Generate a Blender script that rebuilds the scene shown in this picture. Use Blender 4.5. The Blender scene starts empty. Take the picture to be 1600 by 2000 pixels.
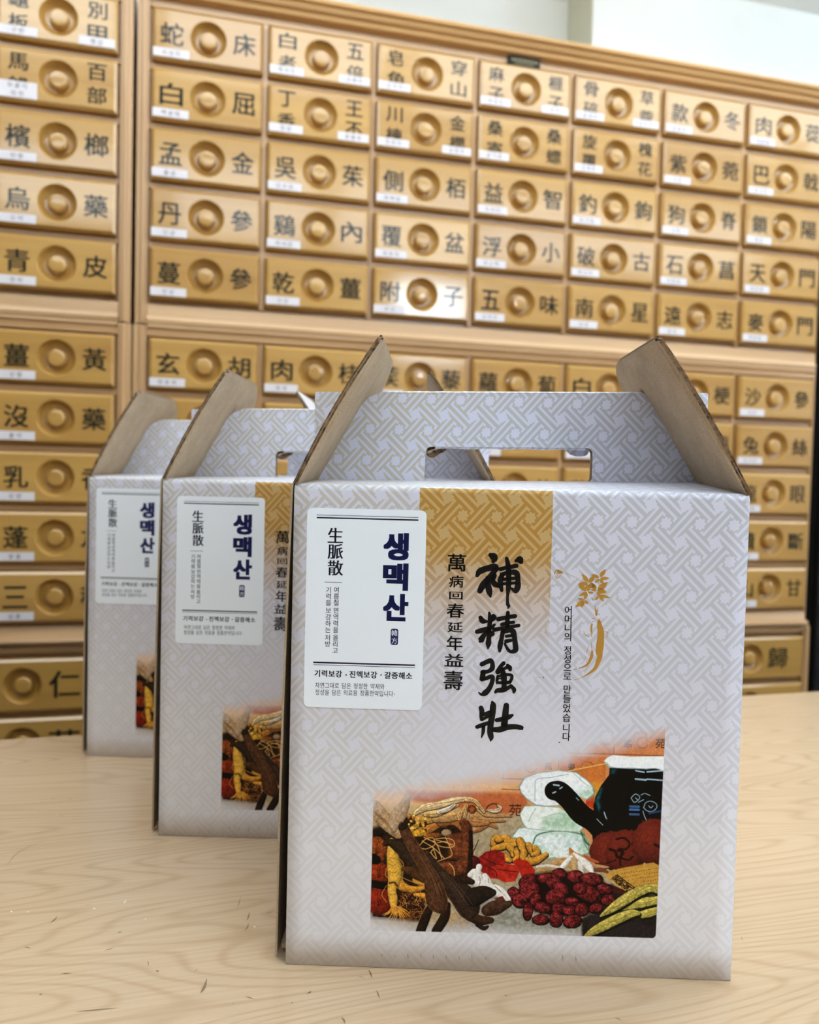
import bpy, bmesh, math, random
import numpy as np
from mathutils import Vector, Matrix, Euler
random.seed(7); rng = np.random.default_rng(7)
SC = bpy.context.scene
COL = SC.collection

# ------------------------------------------------------------------ camera
CF = 1600.0
CC = (0.07644, -0.46510, 0.28358)
CR = (1.53195, -0.02424, 0.02359)
cd = bpy.data.cameras.new('camera'); cam = bpy.data.objects.new('camera', cd); COL.objects.link(cam)
cam.location = CC; cam.rotation_euler = CR
cd.sensor_fit = 'HORIZONTAL'; cd.sensor_width = 36.0; cd.lens = 36.0
cd.clip_start = 0.02; cd.clip_end = 50
cd.dof.use_dof = True; cd.dof.focus_distance = 0.475; cd.dof.aperture_fstop = 9.6
SC.camera = cam

# ------------------------------------------------------------------ world, lights, exposure
SKY_STRENGTH = 34.0
PANEL_STRENGTH = 7.7
w = bpy.data.worlds.new('world'); SC.world = w; w.use_nodes = True
bgn = w.node_tree.nodes['Background']
bgn.inputs[0].default_value = (0.70, 0.85, 1.0, 1); bgn.inputs[1].default_value = SKY_STRENGTH
SC.view_settings.view_transform = 'Standard'; SC.view_settings.look = 'None'
SC.view_settings.gamma = 1.0; SC.view_settings.use_curve_mapping = False
SC.view_settings.exposure = -0.18
SC.cycles.use_denoising = True
SC.cycles.max_bounces = 10; SC.cycles.diffuse_bounces = 6; SC.cycles.caustics_reflective = False
SC.cycles.sample_clamp_indirect = 40.0

TH = 0.27959                                  # yaw of the cabinet wall
P0 = Vector((0.0, 0.87873, 0.0))              # a point of the drawer-front plane
EU = Vector((math.cos(TH), math.sin(TH), 0)); EN = Vector((math.sin(TH), -math.cos(TH), 0))
def wallpt(u, wd, z): return P0 + EU * u + EN * wd + Vector((0, 0, z))

# ------------------------------------------------------------------ helpers
def lin(c):
    f = lambda v: v / 12.92 if v <= 0.04045 else ((v + 0.055) / 1.055) ** 2.4
    return tuple(f(v / 255.0) for v in c) + (1.0,)

def tag(o, label=None, cat=None, group=None, kind=None):
    if label: o['label'] = label
    if cat: o['category'] = cat
    if group: o['group'] = group
    if kind: o['kind'] = kind
    return o

def empty(name, loc=(0, 0, 0), rz=0.0, **k):
    o = bpy.data.objects.new(name, None); COL.objects.link(o)
    o.location = loc; o.rotation_euler = (0, 0, rz); o.empty_display_size = 0.05
    return tag(o, **k)

def link(name, me, parent=None):
    o = bpy.data.objects.new(name, me); COL.objects.link(o)
    if parent: o.parent = parent
    return o

def mesh(name, V, F, mats, mi=None, smooth=False, uv=None):
    me = bpy.data.meshes.new(name)
    me.from_pydata([tuple(v) for v in V], [], [tuple(f) for f in F]); me.update()
    for m in (mats if isinstance(mats, (list, tuple)) else [mats]): me.materials.append(m)
    if mi is not None: me.polygons.foreach_set('material_index', mi)
    if smooth is True: me.polygons.foreach_set('use_smooth', [True] * len(me.polygons))
    elif smooth: me.polygons.foreach_set('use_smooth', smooth)
    if uv:
        l = me.uv_layers.new(name='print')
        for p in me.polygons:
            for li in p.loop_indices: l.data[li].uv = uv(me.vertices[me.loops[li].vertex_index].co)
    return me

class MB:
    """collects boxes and prisms into one mesh"""
    def __init__(s): s.V = []; s.F = []
    def box(s, x0, x1, y0, y1, z0, z1):
        b = len(s.V)
        s.V += [(x, y, z) for z in (z0, z1) for y in (y0, y1) for x in (x0, x1)]
        s.F += [tuple(b + i for i in f) for f in ((0, 2, 3, 1), (4, 5, 7, 6), (0, 1, 5, 4), (2, 6, 7, 3), (0, 4, 6, 2), (1, 3, 7, 5))]
        return s
    def prism(s, prof, x0, x1):
        """profile of (y, z) points swept along x"""
        b = len(s.V); n = len(prof)
        s.V += [(x0, y, z) for y, z in prof] + [(x1, y, z) for y, z in prof]
        s.F += [(b + i, b + (i + 1) % n, b + n + (i + 1) % n, b + n + i) for i in range(n)]
        s.F += [tuple(b + i for i in reversed(range(n))), tuple(b + n + i for i in range(n))]
        return s
    def build(s, name, m, parent=None, bevel=0.0, uv=None):
        me = mesh(name, s.V, s.F, m)
        bm = bmesh.new(); bm.from_mesh(me)
        bmesh.ops.recalc_face_normals(bm, faces=bm.faces)
        if bevel: bmesh.ops.bevel(bm, geom=list(bm.edges), offset=bevel, segments=2, affect='EDGES', profile=0.5)
        bm.to_mesh(me); bm.free()
        if uv:
            l = me.uv_layers.new(name='print')
            for p in me.polygons:
                for li in p.loop_indices: l.data[li].uv = uv(me.vertices[me.loops[li].vertex_index].co)
        return link(name, me, parent)

# node shorthands
def newmat(name):
    m = bpy.data.materials.new(name); m.use_nodes = True
    nt = m.node_tree; return m, nt, nt.nodes['Principled BSDF']
def N(nt, t, **k):
    n = nt.nodes.new(t)
    for a, v in k.items(): setattr(n, a, v)
    return n
def L(nt, a, b): nt.links.new(a, b)
def MATH(nt, op, a, b=None, c=None, clamp=False):
    n = N(nt, 'ShaderNodeMath', operation=op); n.use_clamp = clamp
    for i, v in enumerate((a, b, c)):
        if v is None: continue
        if isinstance(v, (int, float)): n.inputs[i].default_value = v
        else: L(nt, v, n.inputs[i])
    return n.outputs[0]
def MIX(nt, f, a, b, mode='MIX'):
    n = N(nt, 'ShaderNodeMix', data_type='RGBA', blend_type=mode)
    for i, v in ((0, f), (6, a), (7, b)):
        if isinstance(v, (int, float)): n.inputs[i].default_value = v
        elif isinstance(v, tuple): n.inputs[i].default_value = v
        else: L(nt, v, n.inputs[i])
    return n.outputs[2]
def RAMP(nt, f, stops):
    n = N(nt, 'ShaderNodeValToRGB'); cr = n.color_ramp
    while len(cr.elements) < len(stops): cr.elements.new(0.5)
    for e, (p, c) in zip(cr.elements, stops): e.position = p; e.color = c
    L(nt, f, n.inputs[0]); return n.outputs[0]
def NOISE(nt, vec, scale=5.0, detail=3.0, rough=0.5):
    n = N(nt, 'ShaderNodeTexNoise'); n.inputs['Scale'].default_value = scale
    n.inputs['Detail'].default_value = detail; n.inputs['Roughness'].default_value = rough
    if vec is not None: L(nt, vec, n.inputs['Vector'])
    return n.outputs[0]
def COORD(nt, scale=(1, 1, 1), rnd=False, rot=0.0):
    tc = N(nt, 'ShaderNodeTexCoord'); mp = N(nt, 'ShaderNodeMapping')
    mp.inputs['Scale'].default_value = scale; mp.inputs['Rotation'].default_value = (0, 0, rot)
    L(nt, tc.outputs['Object'], mp.inputs['Vector'])
    if rnd:
        oi = N(nt, 'ShaderNodeObjectInfo'); v = N(nt, 'ShaderNodeVectorMath', operation='SCALE')
        v.inputs[0].default_value = (31.0, 17.0, 53.0); L(nt, oi.outputs['Random'], v.inputs['Scale'])
        a = N(nt, 'ShaderNodeVectorMath', operation='ADD'); L(nt, mp.outputs[0], a.inputs[0]); L(nt, v.outputs[0], a.inputs[1])
        return a.outputs[0], oi.outputs['Random']
    return mp.outputs[0]

def plain(name, col, rough=0.6, spec=0.3, metal=0.0, grain=0.0, gs=60.0):
    m, nt, b = newmat(name); c = lin(col)
    b.inputs['Roughness'].default_value = rough; b.inputs['Specular IOR Level'].default_value = spec
    b.inputs['Metallic'].default_value = metal
    if grain:
        n = NOISE(nt, COORD(nt), gs, 4.0)
        L(nt, RAMP(nt, n, [(0.3, tuple(v * (1 - grain) for v in c[:3]) + (1,)), (0.7, tuple(min(1, v * (1 + grain)) for v in c[:3]) + (1,))]), b.inputs['Base Color'])
    else: b.inputs['Base Color'].default_value = c
    return m

def wood(name, lo, hi, axis='x', rough=0.3, coat=0.0, coat_rough=0.1, streak=1.0):
    """fine straight grain along one axis, each piece offset at random"""
    m, nt, b = newmat(name)
    s = {'x': (3.0, 90.0, 90.0), 'z': (90.0, 90.0, 3.0)}[axis]
    s2 = {'x': (1.6, 14.0, 14.0), 'z': (14.0, 14.0, 1.6)}[axis]
    v, r = COORD(nt, s, True); v2, _ = COORD(nt, s2, True)
    f = MATH(nt, 'ADD', MATH(nt, 'MULTIPLY', NOISE(nt, v, 1.0, 4.0), 0.45 * streak), MATH(nt, 'MULTIPLY', NOISE(nt, v2, 1.0, 3.0), 0.75))
    f = MATH(nt, 'ADD', f, MATH(nt, 'MULTIPLY', r, 0.12))
    L(nt, RAMP(nt, f, [(0.38, lin(lo)), (0.85, lin(hi))]), b.inputs['Base Color'])
    b.inputs['Roughness'].default_value = rough; b.inputs['Specular IOR Level'].default_value = 0.4
    b.inputs['Coat Weight'].default_value = coat; b.inputs['Coat Roughness'].default_value = coat_rough
    return m

# ------------------------------------------------------------------ materials
M = {}
M['drawer'] = wood('drawer_wood', (152, 108, 43), (178, 136, 66), 'x', 0.42, 1.0, 0.09)
M['frame_h'] = wood('frame_wood', (160, 122, 80), (188, 150, 106), 'x', 0.38, 0.3, 0.2)
M['frame_v'] = wood('stile_wood', (160, 122, 80), (188, 150, 106), 'z', 0.38, 0.3, 0.2)
M['cornice'] = wood('cornice_wood', (176, 134, 84), (204, 162, 108), 'x', 0.38, 0.3, 0.2)
M['wall'] = plain('wall_paint', (244, 248, 246), 0.85, 0.1, grain=0.02, gs=8)
M['pillar_side_shade'] = plain('pillar_side_shade', (214, 214, 196), 0.85, 0.1, grain=0.02, gs=8)  # wall colour darkened to paint the shade on the pillar's side
M['ceiling'] = plain('ceiling_paint', (242, 244, 242), 0.9, 0.1, grain=0.02, gs=20)
M['plaster'] = plain('far_wall_paint', (112, 108, 102), 0.85, 0.1, grain=0.02, gs=8)
M['floor'] = plain('floor_vinyl', (104, 92, 80), 0.5, 0.3, grain=0.12, gs=9)
M['ink'] = plain('lettering_ink', (36, 40, 30), 0.55, 0.2)
_b = M['ink'].node_tree.nodes['Principled BSDF']; _b.inputs['Coat Weight'].default_value = 1.0; _b.inputs['Coat Roughness'].default_value = 0.09   # lettered under the lacquer
M['paper'] = plain('sticker_paper', (204, 197, 198), 0.6, 0.25, grain=0.03, gs=200)
M['small_ink'] = plain('small_print', (70, 66, 74), 0.6, 0.2)
M['plaque'] = plain('plaque_enamel', (26, 30, 28), 0.6, 0.15, grain=0.1, gs=90)
M['gold'] = plain('plaque_gold', (176, 156, 106), 0.4, 0.5)
M['kraft'] = None
m, nt, b = newmat('kraft_card'); c = COORD(nt)
f = MATH(nt, 'ADD', MATH(nt, 'MULTIPLY', NOISE(nt, c, 900.0, 2.0), 0.6), MATH(nt, 'MULTIPLY', NOISE(nt, c, 60.0, 3.0), 0.4))
L(nt, RAMP(nt, f, [(0.3, lin((158, 138, 113))), (0.7, lin((190, 170, 143)))]), b.inputs['Base Color'])
b.inputs['Roughness'].default_value = 0.8; b.inputs['Specular IOR Level'].default_value = 0.15; M['kraft'] = m
m, nt, b = newmat('corrugated_edge'); c = COORD(nt, (260, 260, 260))
L(nt, RAMP(nt, NOISE(nt, c, 1.0, 4.0, 0.7), [(0.35, lin((48, 38, 30))), (0.62, lin((140, 112, 84)))]), b.inputs['Base Color'])
b.inputs['Roughness'].default_value = 0.9; b.inputs['Specular IOR Level'].default_value = 0.1; M['edge'] = m
M['black'] = plain('brush_ink', (14, 13, 13), 0.4, 0.3)
M['navy'] = plain('navy_ink', (26, 34, 92), 0.45, 0.3)
M['darknavy'] = plain('rule_ink', (24, 26, 52), 0.45, 0.3)
M['ochre'] = plain('ginseng_ink', (182, 134, 56), 0.45, 0.3)
M['label'] = plain('label_paper', (236, 243, 252), 0.4, 0.3)
M['speck'] = plain('scuff_mark', (138, 114, 86), 0.6, 0.2)
M['stray'] = plain('stray_ink', (176, 168, 150), 0.6, 0.2)
M['chip'] = plain('chip_mark', (238, 226, 204), 0.6, 0.2)
M['blackboard'] = plain('black_board', (14, 14, 15), 0.6, 0.2, grain=0.1)
M['steel'] = plain('steel_leg', (150, 150, 152), 0.35, 0.5, 1.0)
M['white_frame'] = plain('window_frame', (236, 238, 238), 0.5, 0.3)

def emit(name, col, s):
    m = bpy.data.materials.new(name); m.use_nodes = True; nt = m.node_tree; nt.nodes.clear()
    e = N(nt, 'ShaderNodeEmission'); o = N(nt, 'ShaderNodeOutputMaterial')
    e.inputs[0].default_value = col; e.inputs[1].default_value = s; L(nt, e.outputs[0], o.inputs[0]); return m
M['diffuser'] = emit('panel_diffuser', (0.85, 0.945, 1.0, 1), PANEL_STRENGTH)

# table top: pale veneer with cathedral figure
m, nt, b = newmat('maple_veneer')
v = COORD(nt, (1.0, 5.5, 1.0)); v2 = COORD(nt, (9.0, 420.0, 1.0)); v3 = COORD(nt, (1.0, 1.0, 1.0))
big = NOISE(nt, v, 1.9, 1.5, 0.4)
rings = MATH(nt, 'SINE', MATH(nt, 'MULTIPLY', big, 230.0))
rings = MATH(nt, 'POWER', MATH(nt, 'MULTIPLY_ADD', rings, 0.5, 0.5), 4.5)
fib = NOISE(nt, v2, 1.0, 3.0)
f = MATH(nt, 'ADD', MATH(nt, 'MULTIPLY', rings, 0.17), MATH(nt, 'MULTIPLY', fib, 0.40))
f = MATH(nt, 'ADD', f, MATH(nt, 'MULTIPLY', NOISE(nt, v3, 3.0, 2.0), 0.3))
L(nt, RAMP(nt, f, [(0.24, lin((204, 178, 147))), (0.8, lin((172, 140, 104)))]), b.inputs['Base Color'])
b.inputs['Roughness'].default_value = 0.22; b.inputs['Specular IOR Level'].default_value = 0.55
M['maple'] = m

# ------------------------------------------------------------------ glyphs
_G = {}
def glyph(ch, off=0.0):
    """outline of one character; a weight of off em is made by overlaying shifted copies"""
    if ch not in _G:
        c = bpy.data.curves.new('g', 'FONT'); c.body = ch; c.resolution_u = 3
        o = bpy.data.objects.new('g', c)
        me = bpy.data.meshes.new_from_object(o)
        V = np.array([(q.co.x, q.co.y) for q in me.vertices]).reshape(-1, 2); F = [tuple(p.vertices) for p in me.polygons]
        bpy.data.objects.remove(o); bpy.data.curves.remove(c); bpy.data.meshes.remove(me)
        _G[ch] = (V, F)
    V, F = _G[ch]
    if off == 0: return V, F
    if off < 0: return np.vstack([V + np.array((d, 0)) for d in (off, 0, -off)]), [tuple(i + len(V) * k for i in f) for k in range(3) for f in F]
    sh = [(off, off * .6), (-off, off * .6), (off, -off * .6), (-off, -off * .6)] if off < .03 else [(off * a, off * .8 * b_) for a in (-1, 0, 1) for b_ in (-1, 0, 1)]
    n = len(V)
    return np.vstack([V + np.array(d) for d in sh]), [tuple(i + n * k for i in f) for k in range(len(sh)) for f in F]

class Ink:
    """flat print: glyphs, strokes and shapes in an (x, z) plane at depth y"""
    def __init__(s): s.V = []; s.F = []; s.I = []
    def put(s, P, F, mi=0):
        b = len(s.V); s.V += [tuple(p) for p in P]; s.F += [tuple(b + i for i in f) for f in F]; s.I += [mi] * len(F)
    def char(s, ch, cx, cz, wx, hz, off=0.0, mi=0, shear=0.0):
        if ch == ' ': return
        V, F = glyph(ch, off)
        x = (V[:, 0] - 0.5) * wx; z = (V[:, 1] - 0.38) * hz
        s.put(np.c_[cx + x + shear * z, cz + z], F, mi)
    def fit(s, ch, cx, cz, wx, hz, off=0.0, mi=0):
        """glyph stretched to a box of the given size"""
        V, F = glyph(ch, off); lo = V.min(0); hi = V.max(0); P = (V - (lo + hi) / 2) / np.maximum(hi - lo, 0.3)
        s.put(np.c_[cx + P[:, 0] * wx, cz + P[:, 1] * hz], F, mi)
    def poly(s, P, mi=0): s.put(P, [tuple(range(len(P)))], mi)
    def stroke(s, pts, mi=0, caps=True, sub=6):
        p = smooth_path(np.array(pts, float), sub); n = len(p)
        t = np.gradient(p[:, :2], axis=0); t /= np.maximum(np.linalg.norm(t, axis=1), 1e-9)[:, None]
        nn = np.c_[-t[:, 1], t[:, 0]] * p[:, 2:3] / 2
        a = p[:, :2] + nn; c = p[:, :2] - nn
        s.put(np.r_[a, c], [(i, i + 1, n + i + 1, n + i) for i in range(n - 1)], mi)
        if caps:
            for q in (p[0], p[-1]):
                k = 12; an = np.arange(k) * 2 * math.pi / k
                s.poly(np.c_[q[0] + np.cos(an) * q[2] / 2, q[1] + np.sin(an) * q[2] / 2], mi)
    def mesh(s, name, y, mats):
        me = mesh(name, [(a, y, c) for a, c in s.V], s.F, mats, s.I)
        bm = bmesh.new(); bm.from_mesh(me)
        for f in bm.faces:
            f.normal_update()
            if f.normal.y > 0: f.normal_flip()
        big = [f for f in bm.faces if len(f.verts) > 4]
        if big: bmesh.ops.triangulate(bm, faces=big)
        bm.to_mesh(me); bm.free(); return me

def smooth_path(p, sub=6):
    if len(p) < 3:
        t = np.linspace(0, 1, sub + 1)[:, None]; return p[0] * (1 - t) + p[-1] * t
    q = np.vstack([2 * p[0] - p[1], p, 2 * p[-1] - p[-2]]); out = []
    for i in range(1, len(q) - 2):
        for t in np.linspace(0, 1, sub, endpoint=False):
            a, b_, c, d = q[i - 1], q[i], q[i + 1], q[i + 2]
            out.append(0.5 * (2 * b_ + (c - a) * t + (2 * a - 5 * b_ + 4 * c - d) * t * t + (3 * b_ - a - 3 * c + d) * t ** 3))
    out.append(p[-1]); r = np.array(out)
    if r.shape[1] > 2: r[:, 2] = np.maximum(r[:, 2], 1e-4 if abs(p[:, 2]).max() < 0.2 else 1.0)
    return r

# ------------------------------------------------------------------ room (built in the cabinet's frame)
UL, UR, WB, WF, ZF, ZC = -1.9, 2.9, -0.42, 3.2, -0.75, 1.362
room = Matrix.Translation(P0) @ Matrix.Rotation(TH, 4, 'Z')      # local x = along the wall, y = away from the camera
def struct(name, mb, m, bevel=0.0):
    o = mb.build(name, m, None, bevel); o.matrix_world = room; o['kind'] = 'structure'; return o
struct('floor', MB().box(UL - .1, UR + .1, -WF - .1, -WB + .1, ZF - .1, ZF), M['floor'])
struct('ceiling', MB().box(UL - .1, UR + .1, -WF - .1, -WB + .1, ZC, ZC + .1), M['ceiling'])
struct('wall_back', MB().box(UL - .1, UR + .1, -WB, -WB + .1, ZF, ZC), M['wall'])
struct('wall_pillar', MB().box(0.50, UR, 0.30, -WB, ZF, ZC), M['wall'])
RW0, RW1, RZ0, RZ1 = 1.30, 2.00, 0.34, 1.06
rw = MB().box(UR, UR + .1, -WF, -RW1, ZF, ZC).box(UR, UR + .1, -RW0, -WB, ZF, ZC).box(UR, UR + .1, -RW1, -RW0, ZF, RZ0).box(UR, UR + .1, -RW1, -RW0, RZ1, ZC)
struct('wall_right', rw, M['plaster'])
struct('wall_left', MB().box(UL - .1, UL, -WF, -WB, ZF, ZC), M['plaster'])
struct('pillar_shade_1', MB().box(0.497, 0.50, 0.302, -WB, 1.06, ZC), M['pillar_side_shade'])  # thin sheet over the pillar's left side, its shade painted in as colour
# front wall behind the photographer, with a window
WU0, WU1, WZ0, WZ1 = 0.74, 1.24, 0.96, 1.33
fw = MB(); fy0, fy1 = -WF - .1, -WF
fw.box(UL, WU0, fy0, fy1, ZF, ZC).box(WU1, UR, fy0, fy1, ZF, ZC).box(WU0, WU1, fy0, fy1, ZF, WZ0).box(WU0, WU1, fy0, fy1, WZ1, ZC)
struct('wall_front', fw, M['plaster'])
wf = MB()
for x in (WU0 + .02, WU1 - .02): wf.box(x - .02, x + .02, fy0 + .03, fy0 + .07, WZ0, WZ1)
for z in (WZ0 + .02, WZ1 - .02): wf.box(WU0 + .04, WU1 - .04, fy0 + .031, fy0 + .069, z - .02, z + .02)
win = struct('window_1', wf, M['white_frame'])
m, nt, b = newmat('window_glass'); b.inputs['Transmission Weight'].default_value = 1; b.inputs['Base Color'].default_value = (1, 1, 1, 1); b.inputs['Roughness'].default_value = 0; b.inputs['IOR'].default_value = 1.01
pane = MB().box(WU0 + .01, WU1 - .01, fy0 + .048, fy0 + .052, WZ0 + .01, WZ1 - .01).build('pane', m, win)
wr = MB()
for y in (-RW1 + .02, -(RW0 + RW1) / 2, -RW0 - .02): wr.box(UR + .03, UR + .07, y - .02, y + .02, RZ0, RZ1)
for z in (RZ0 + .02, RZ1 - .02): wr.box(UR + .031, UR + .069, -RW1 + .04, -RW0 - .04, z - .02, z + .02)
win2 = struct('window_2', wr, M['white_frame'])
MB().box(UR + .048, UR + .052, -RW1 + .01, -RW0 - .01, RZ0 + .01, RZ1 - .01).build('pane', m, win2)
for sx, sy, mat in ((WU1 - WU0, WZ1 - WZ0, Matrix.Translation(((WU0 + WU1) / 2, fy0 - .005, (WZ0 + WZ1) / 2)) @ Matrix.Rotation(math.radians(90), 4, 'X')),
                    (RW1 - RW0, RZ1 - RZ0, Matrix.Translation((UR + .105, -(RW0 + RW1) / 2, (RZ0 + RZ1) / 2)) @ Matrix.Rotation(math.radians(90), 4, 'Z') @ Matrix.Rotation(math.radians(90), 4, 'X'))):
    pl = bpy.data.lights.new('daylight_portal', 'AREA'); pl.shape = 'RECTANGLE'; pl.size = sx; pl.size_y = sy; pl.cycles.is_portal = True
    po = bpy.data.objects.new('daylight_portal', pl); COL.objects.link(po); po.matrix_world = room @ mat
    zd = po.matrix_world.to_3x3() @ Vector((0, 0, -1)); inw = room.to_3x3() @ Vector((0, 1, 0)) if sx == WU1 - WU0 else room.to_3x3() @ Vector((-1, 0, 0))
    if zd.dot(inw) < 0: po.matrix_world = po.matrix_world @ Matrix.Rotation(math.pi, 4, 'X')
# ceiling panels
ORD = ('leftmost', 'second from the left', 'middle', 'second from the right', 'rightmost')
LAMPS = [(-0.73 + .6 * k, wd, 'square ceiling light %s drawer cabinets, %s of its row' % (q, ORD[k])) for wd, q in ((0.52, 'close to the'), (1.80, 'far from the')) for k in range(5)]
for u, wd, lab in LAMPS:
    e = empty('ceiling_light', wallpt(u, wd, ZC), TH, label=lab, cat='ceiling light')
    h = 0.24; fr = MB()
    fr.box(-h, h, -h, -h + .02, -.022, 0).box(-h, h, h - .02, h, -.022, 0).box(-h, -h + .02, -h + .02, h - .02, -.022, 0).box(h - .02, h, -h + .02, h - .02, -.022, 0)
    fr.build('frame', M['white_frame'], e)
    MB().box(-h + .005, h - .005, -h + .005, h - .005, -.125, -.0225).build('diffuser', M['diffuser'], e)

# ------------------------------------------------------------------ herb drawer cabinets
PU, PV = 0.17307, 0.08899
DW, DH = 0.1632, 0.0768
BW = 0.0043
def drawer_mesh(name, W_, H_):
    V = []; F = []; S = []
    hw, hh = W_ / 2, H_ / 2; iw, ih = hw - BW, hh - BW; n = 48; R = 0.0274
    angs = [2 * math.pi * i / n for i in range(n)]
    for cx, cz in ((iw, ih), (-iw, ih), (-iw, -ih), (iw, -ih)):
        a = math.atan2(cz, cx) % (2 * math.pi)
        j = min(range(n), key=lambda i: abs((angs[i] - a + math.pi) % (2 * math.pi) - math.pi)); angs[j] = a
    def edge(a):
        c, s = math.cos(a), math.sin(a)
        k = min(iw / abs(c) if abs(c) > 1e-9 else 9e9, ih / abs(s) if abs(s) > 1e-9 else 9e9)
        return c * k, s * k
    prof = [(R, 0), (R - .0007, .0007), (R - .0016, .0034), (R - .0036, .0080), (R - .0062, .0112), (.0178, .0128), (.0152, .0130), (.0134, .0126)]
    rings = []
    o = len(V); V += [(edge(a)[0], 0, edge(a)[1]) for a in angs]; rings.append(o)
    for r, y in prof: o = len(V); V += [(r * math.cos(a), y, r * math.sin(a)) for a in angs]; rings.append(o)
    for k in range(len(rings) - 1):
        for i in range(n):
            j = (i + 1) % n; F.append((rings[k] + i, rings[k + 1] + i, rings[k + 1] + j, rings[k] + j)); S.append(k > 0)
    c = len(V); V.append((0, .0126, 0))
    for i in range(n): F.append((rings[-1] + i, c, rings[-1] + (i + 1) % n)); S.append(True)
    # bevelled border and sides
    o = len(V)
    for sx, sz, y in ((iw, ih, 0), (hw - .0006, hh - .0006, .0030), (hw, hh, .0040), (hw, hh, .0195)):
        V += [(-sx, y, -sz), (sx, y, -sz), (sx, y, sz), (-sx, y, sz)]
    for k in range(3):
        for i in range(4):
            j = (i + 1) % 4; F.append((o + 4 * k + i, o + 4 * k + j, o + 4 * k + 4 + j, o + 4 * k + 4 + i)); S.append(False)
    F.append((o + 12, o + 13, o + 14, o + 15)); S.append(False)
    me = mesh(name, V, F, M['drawer'], None, S)
    bm = bmesh.new(); bm.from_mesh(me); bmesh.ops.remove_doubles(bm, verts=bm.verts, dist=1e-6); bmesh.ops.recalc_face_normals(bm, faces=bm.faces)
    bm.to_mesh(me); bm.free(); return me
def knob_mesh():
    V = []; F = []; n = 32
    prof = [(.0144, .0130), (.0137, .0118), (.0131, .0070), (.0128, .0026), (.0122, .0012), (.0110, .0005), (.0085, .0002)]
    for r, y in prof: V += [(r * math.cos(2 * math.pi * i / n), y, r * math.sin(2 * math.pi * i / n)) for i in range(n)]
    for k in range(len(prof) - 1):
        for i in range(n):
            j = (i + 1) % n; F.append((k * n + i, k * n + n + i, k * n + n + j, k * n + j))
    V.append((0, .0001, 0))
    for i in range(n): F.append(((len(prof) - 1) * n + i, len(V) - 1, (len(prof) - 1) * n + (i + 1) % n))
    return mesh('knob', V, F, M['drawer'], None, True)
D_SMALL = drawer_mesh('drawer', DW, DH); KNOB = knob_mesh()
D_BIGL = drawer_mesh('wide_drawer', 0.2500, 0.0800); D_BIGR = drawer_mesh('wide_drawer', 0.2330, 0.0800)

# what each drawer front carries: left | right, sticker texts
NAMES = {
 0: ['龜板|別甲|구판|별갑', '馬錢|百部|보골지 마전|', '檳|榔|빈랑', '烏|藥|오약', '青|皮|청피', '薑|黃|강황', '沒|藥|몰약', '乳|香|유향', '蓬|朮|봉출', '三|稜|삼릉'],
 1: ['蛇|床|사상자', '白|屈|백굴채', '孟|金|울금', '丹|參|단삼', '蔓|參|만삼', '玄|胡|현호색', '半|夏|반하', '川|芎|천궁', '黃|連|황련', '大|黃|대황'],
 2: ['白者|五倍|백자인|오배자', '丁香|王不|정향|왕불류', '吳|茱|오수유', '鷄|內|계내금', '乾|薑|건강', '肉|桂|육계', '升|麻|승마', '知|母|지모', '黃|柏|황백', '山|藥|산약'],
 3: ['皂角|穿山|조각자|', '川楝|金櫻|천련자|금앵자', '側|栢|측백엽', '覆|盆|복분자', '附|子|부자', '蒺|藜|질려', '牡|丹|목단피', '桃|仁|도인', '紅|花|홍화', '赤|芍|적작'],
 4: ['麻子|榧子|마자인|비자', '桑寄|桑螵|상기생|', '益|智|익지인', '浮|小|부소맥', '五|味|오미자', '蘿|蔔|나복자', '杏|仁|행인', '厚|朴|후박', '陳|皮|진피', '枳|實|지실'],
 5: ['骨碎|草蔲|골쇄보|초두구', '旋覆|槐花|선복화|', '釣|鉤|조구등', '破|古|파고지', '南|星|남성', '白|芷|백지', '防|風|방풍', '荊|芥|형개', '羌|活|강활', '獨|活|독활'],
 6: ['款|冬|관동화', '紫|菀|자완', '狗|脊|구척', '石|菖|석창포', '遠|志|원지', '桔|梗|길경', '前|胡|전호', '貝|母|패모', '杜|仲|두충', '牛|膝|우슬'],
 7: ['肉|蓯|육종용', '巴|戟|파극천', '鎖|陽|쇄양', '天|門|천문동', '麥|門|맥문동', '沙|參|사삼', '兔|絲|토사자', '龍|眼|용안육', '續|斷|속단', '山|甘|산감'],
 -1: ['地|黃|지황', '黃|芪|황기', '白|朮|백출', '蒼|朮|창출', '香|附|향부자', '木|香|목향', '砂|仁|사인', '藿|香|곽향', '蘇|葉|소엽', '薄|荷|박하'],
 -2: ['連|翹|연교', '金|銀|금은화', '黃|芩|황금', '柴|胡|시호', '葛|根|갈근', '麻|黃|마황', '桂|枝|계지', '細|辛|세신', '木|瓜|목과', '秦|艽|진교'],
}
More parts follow.
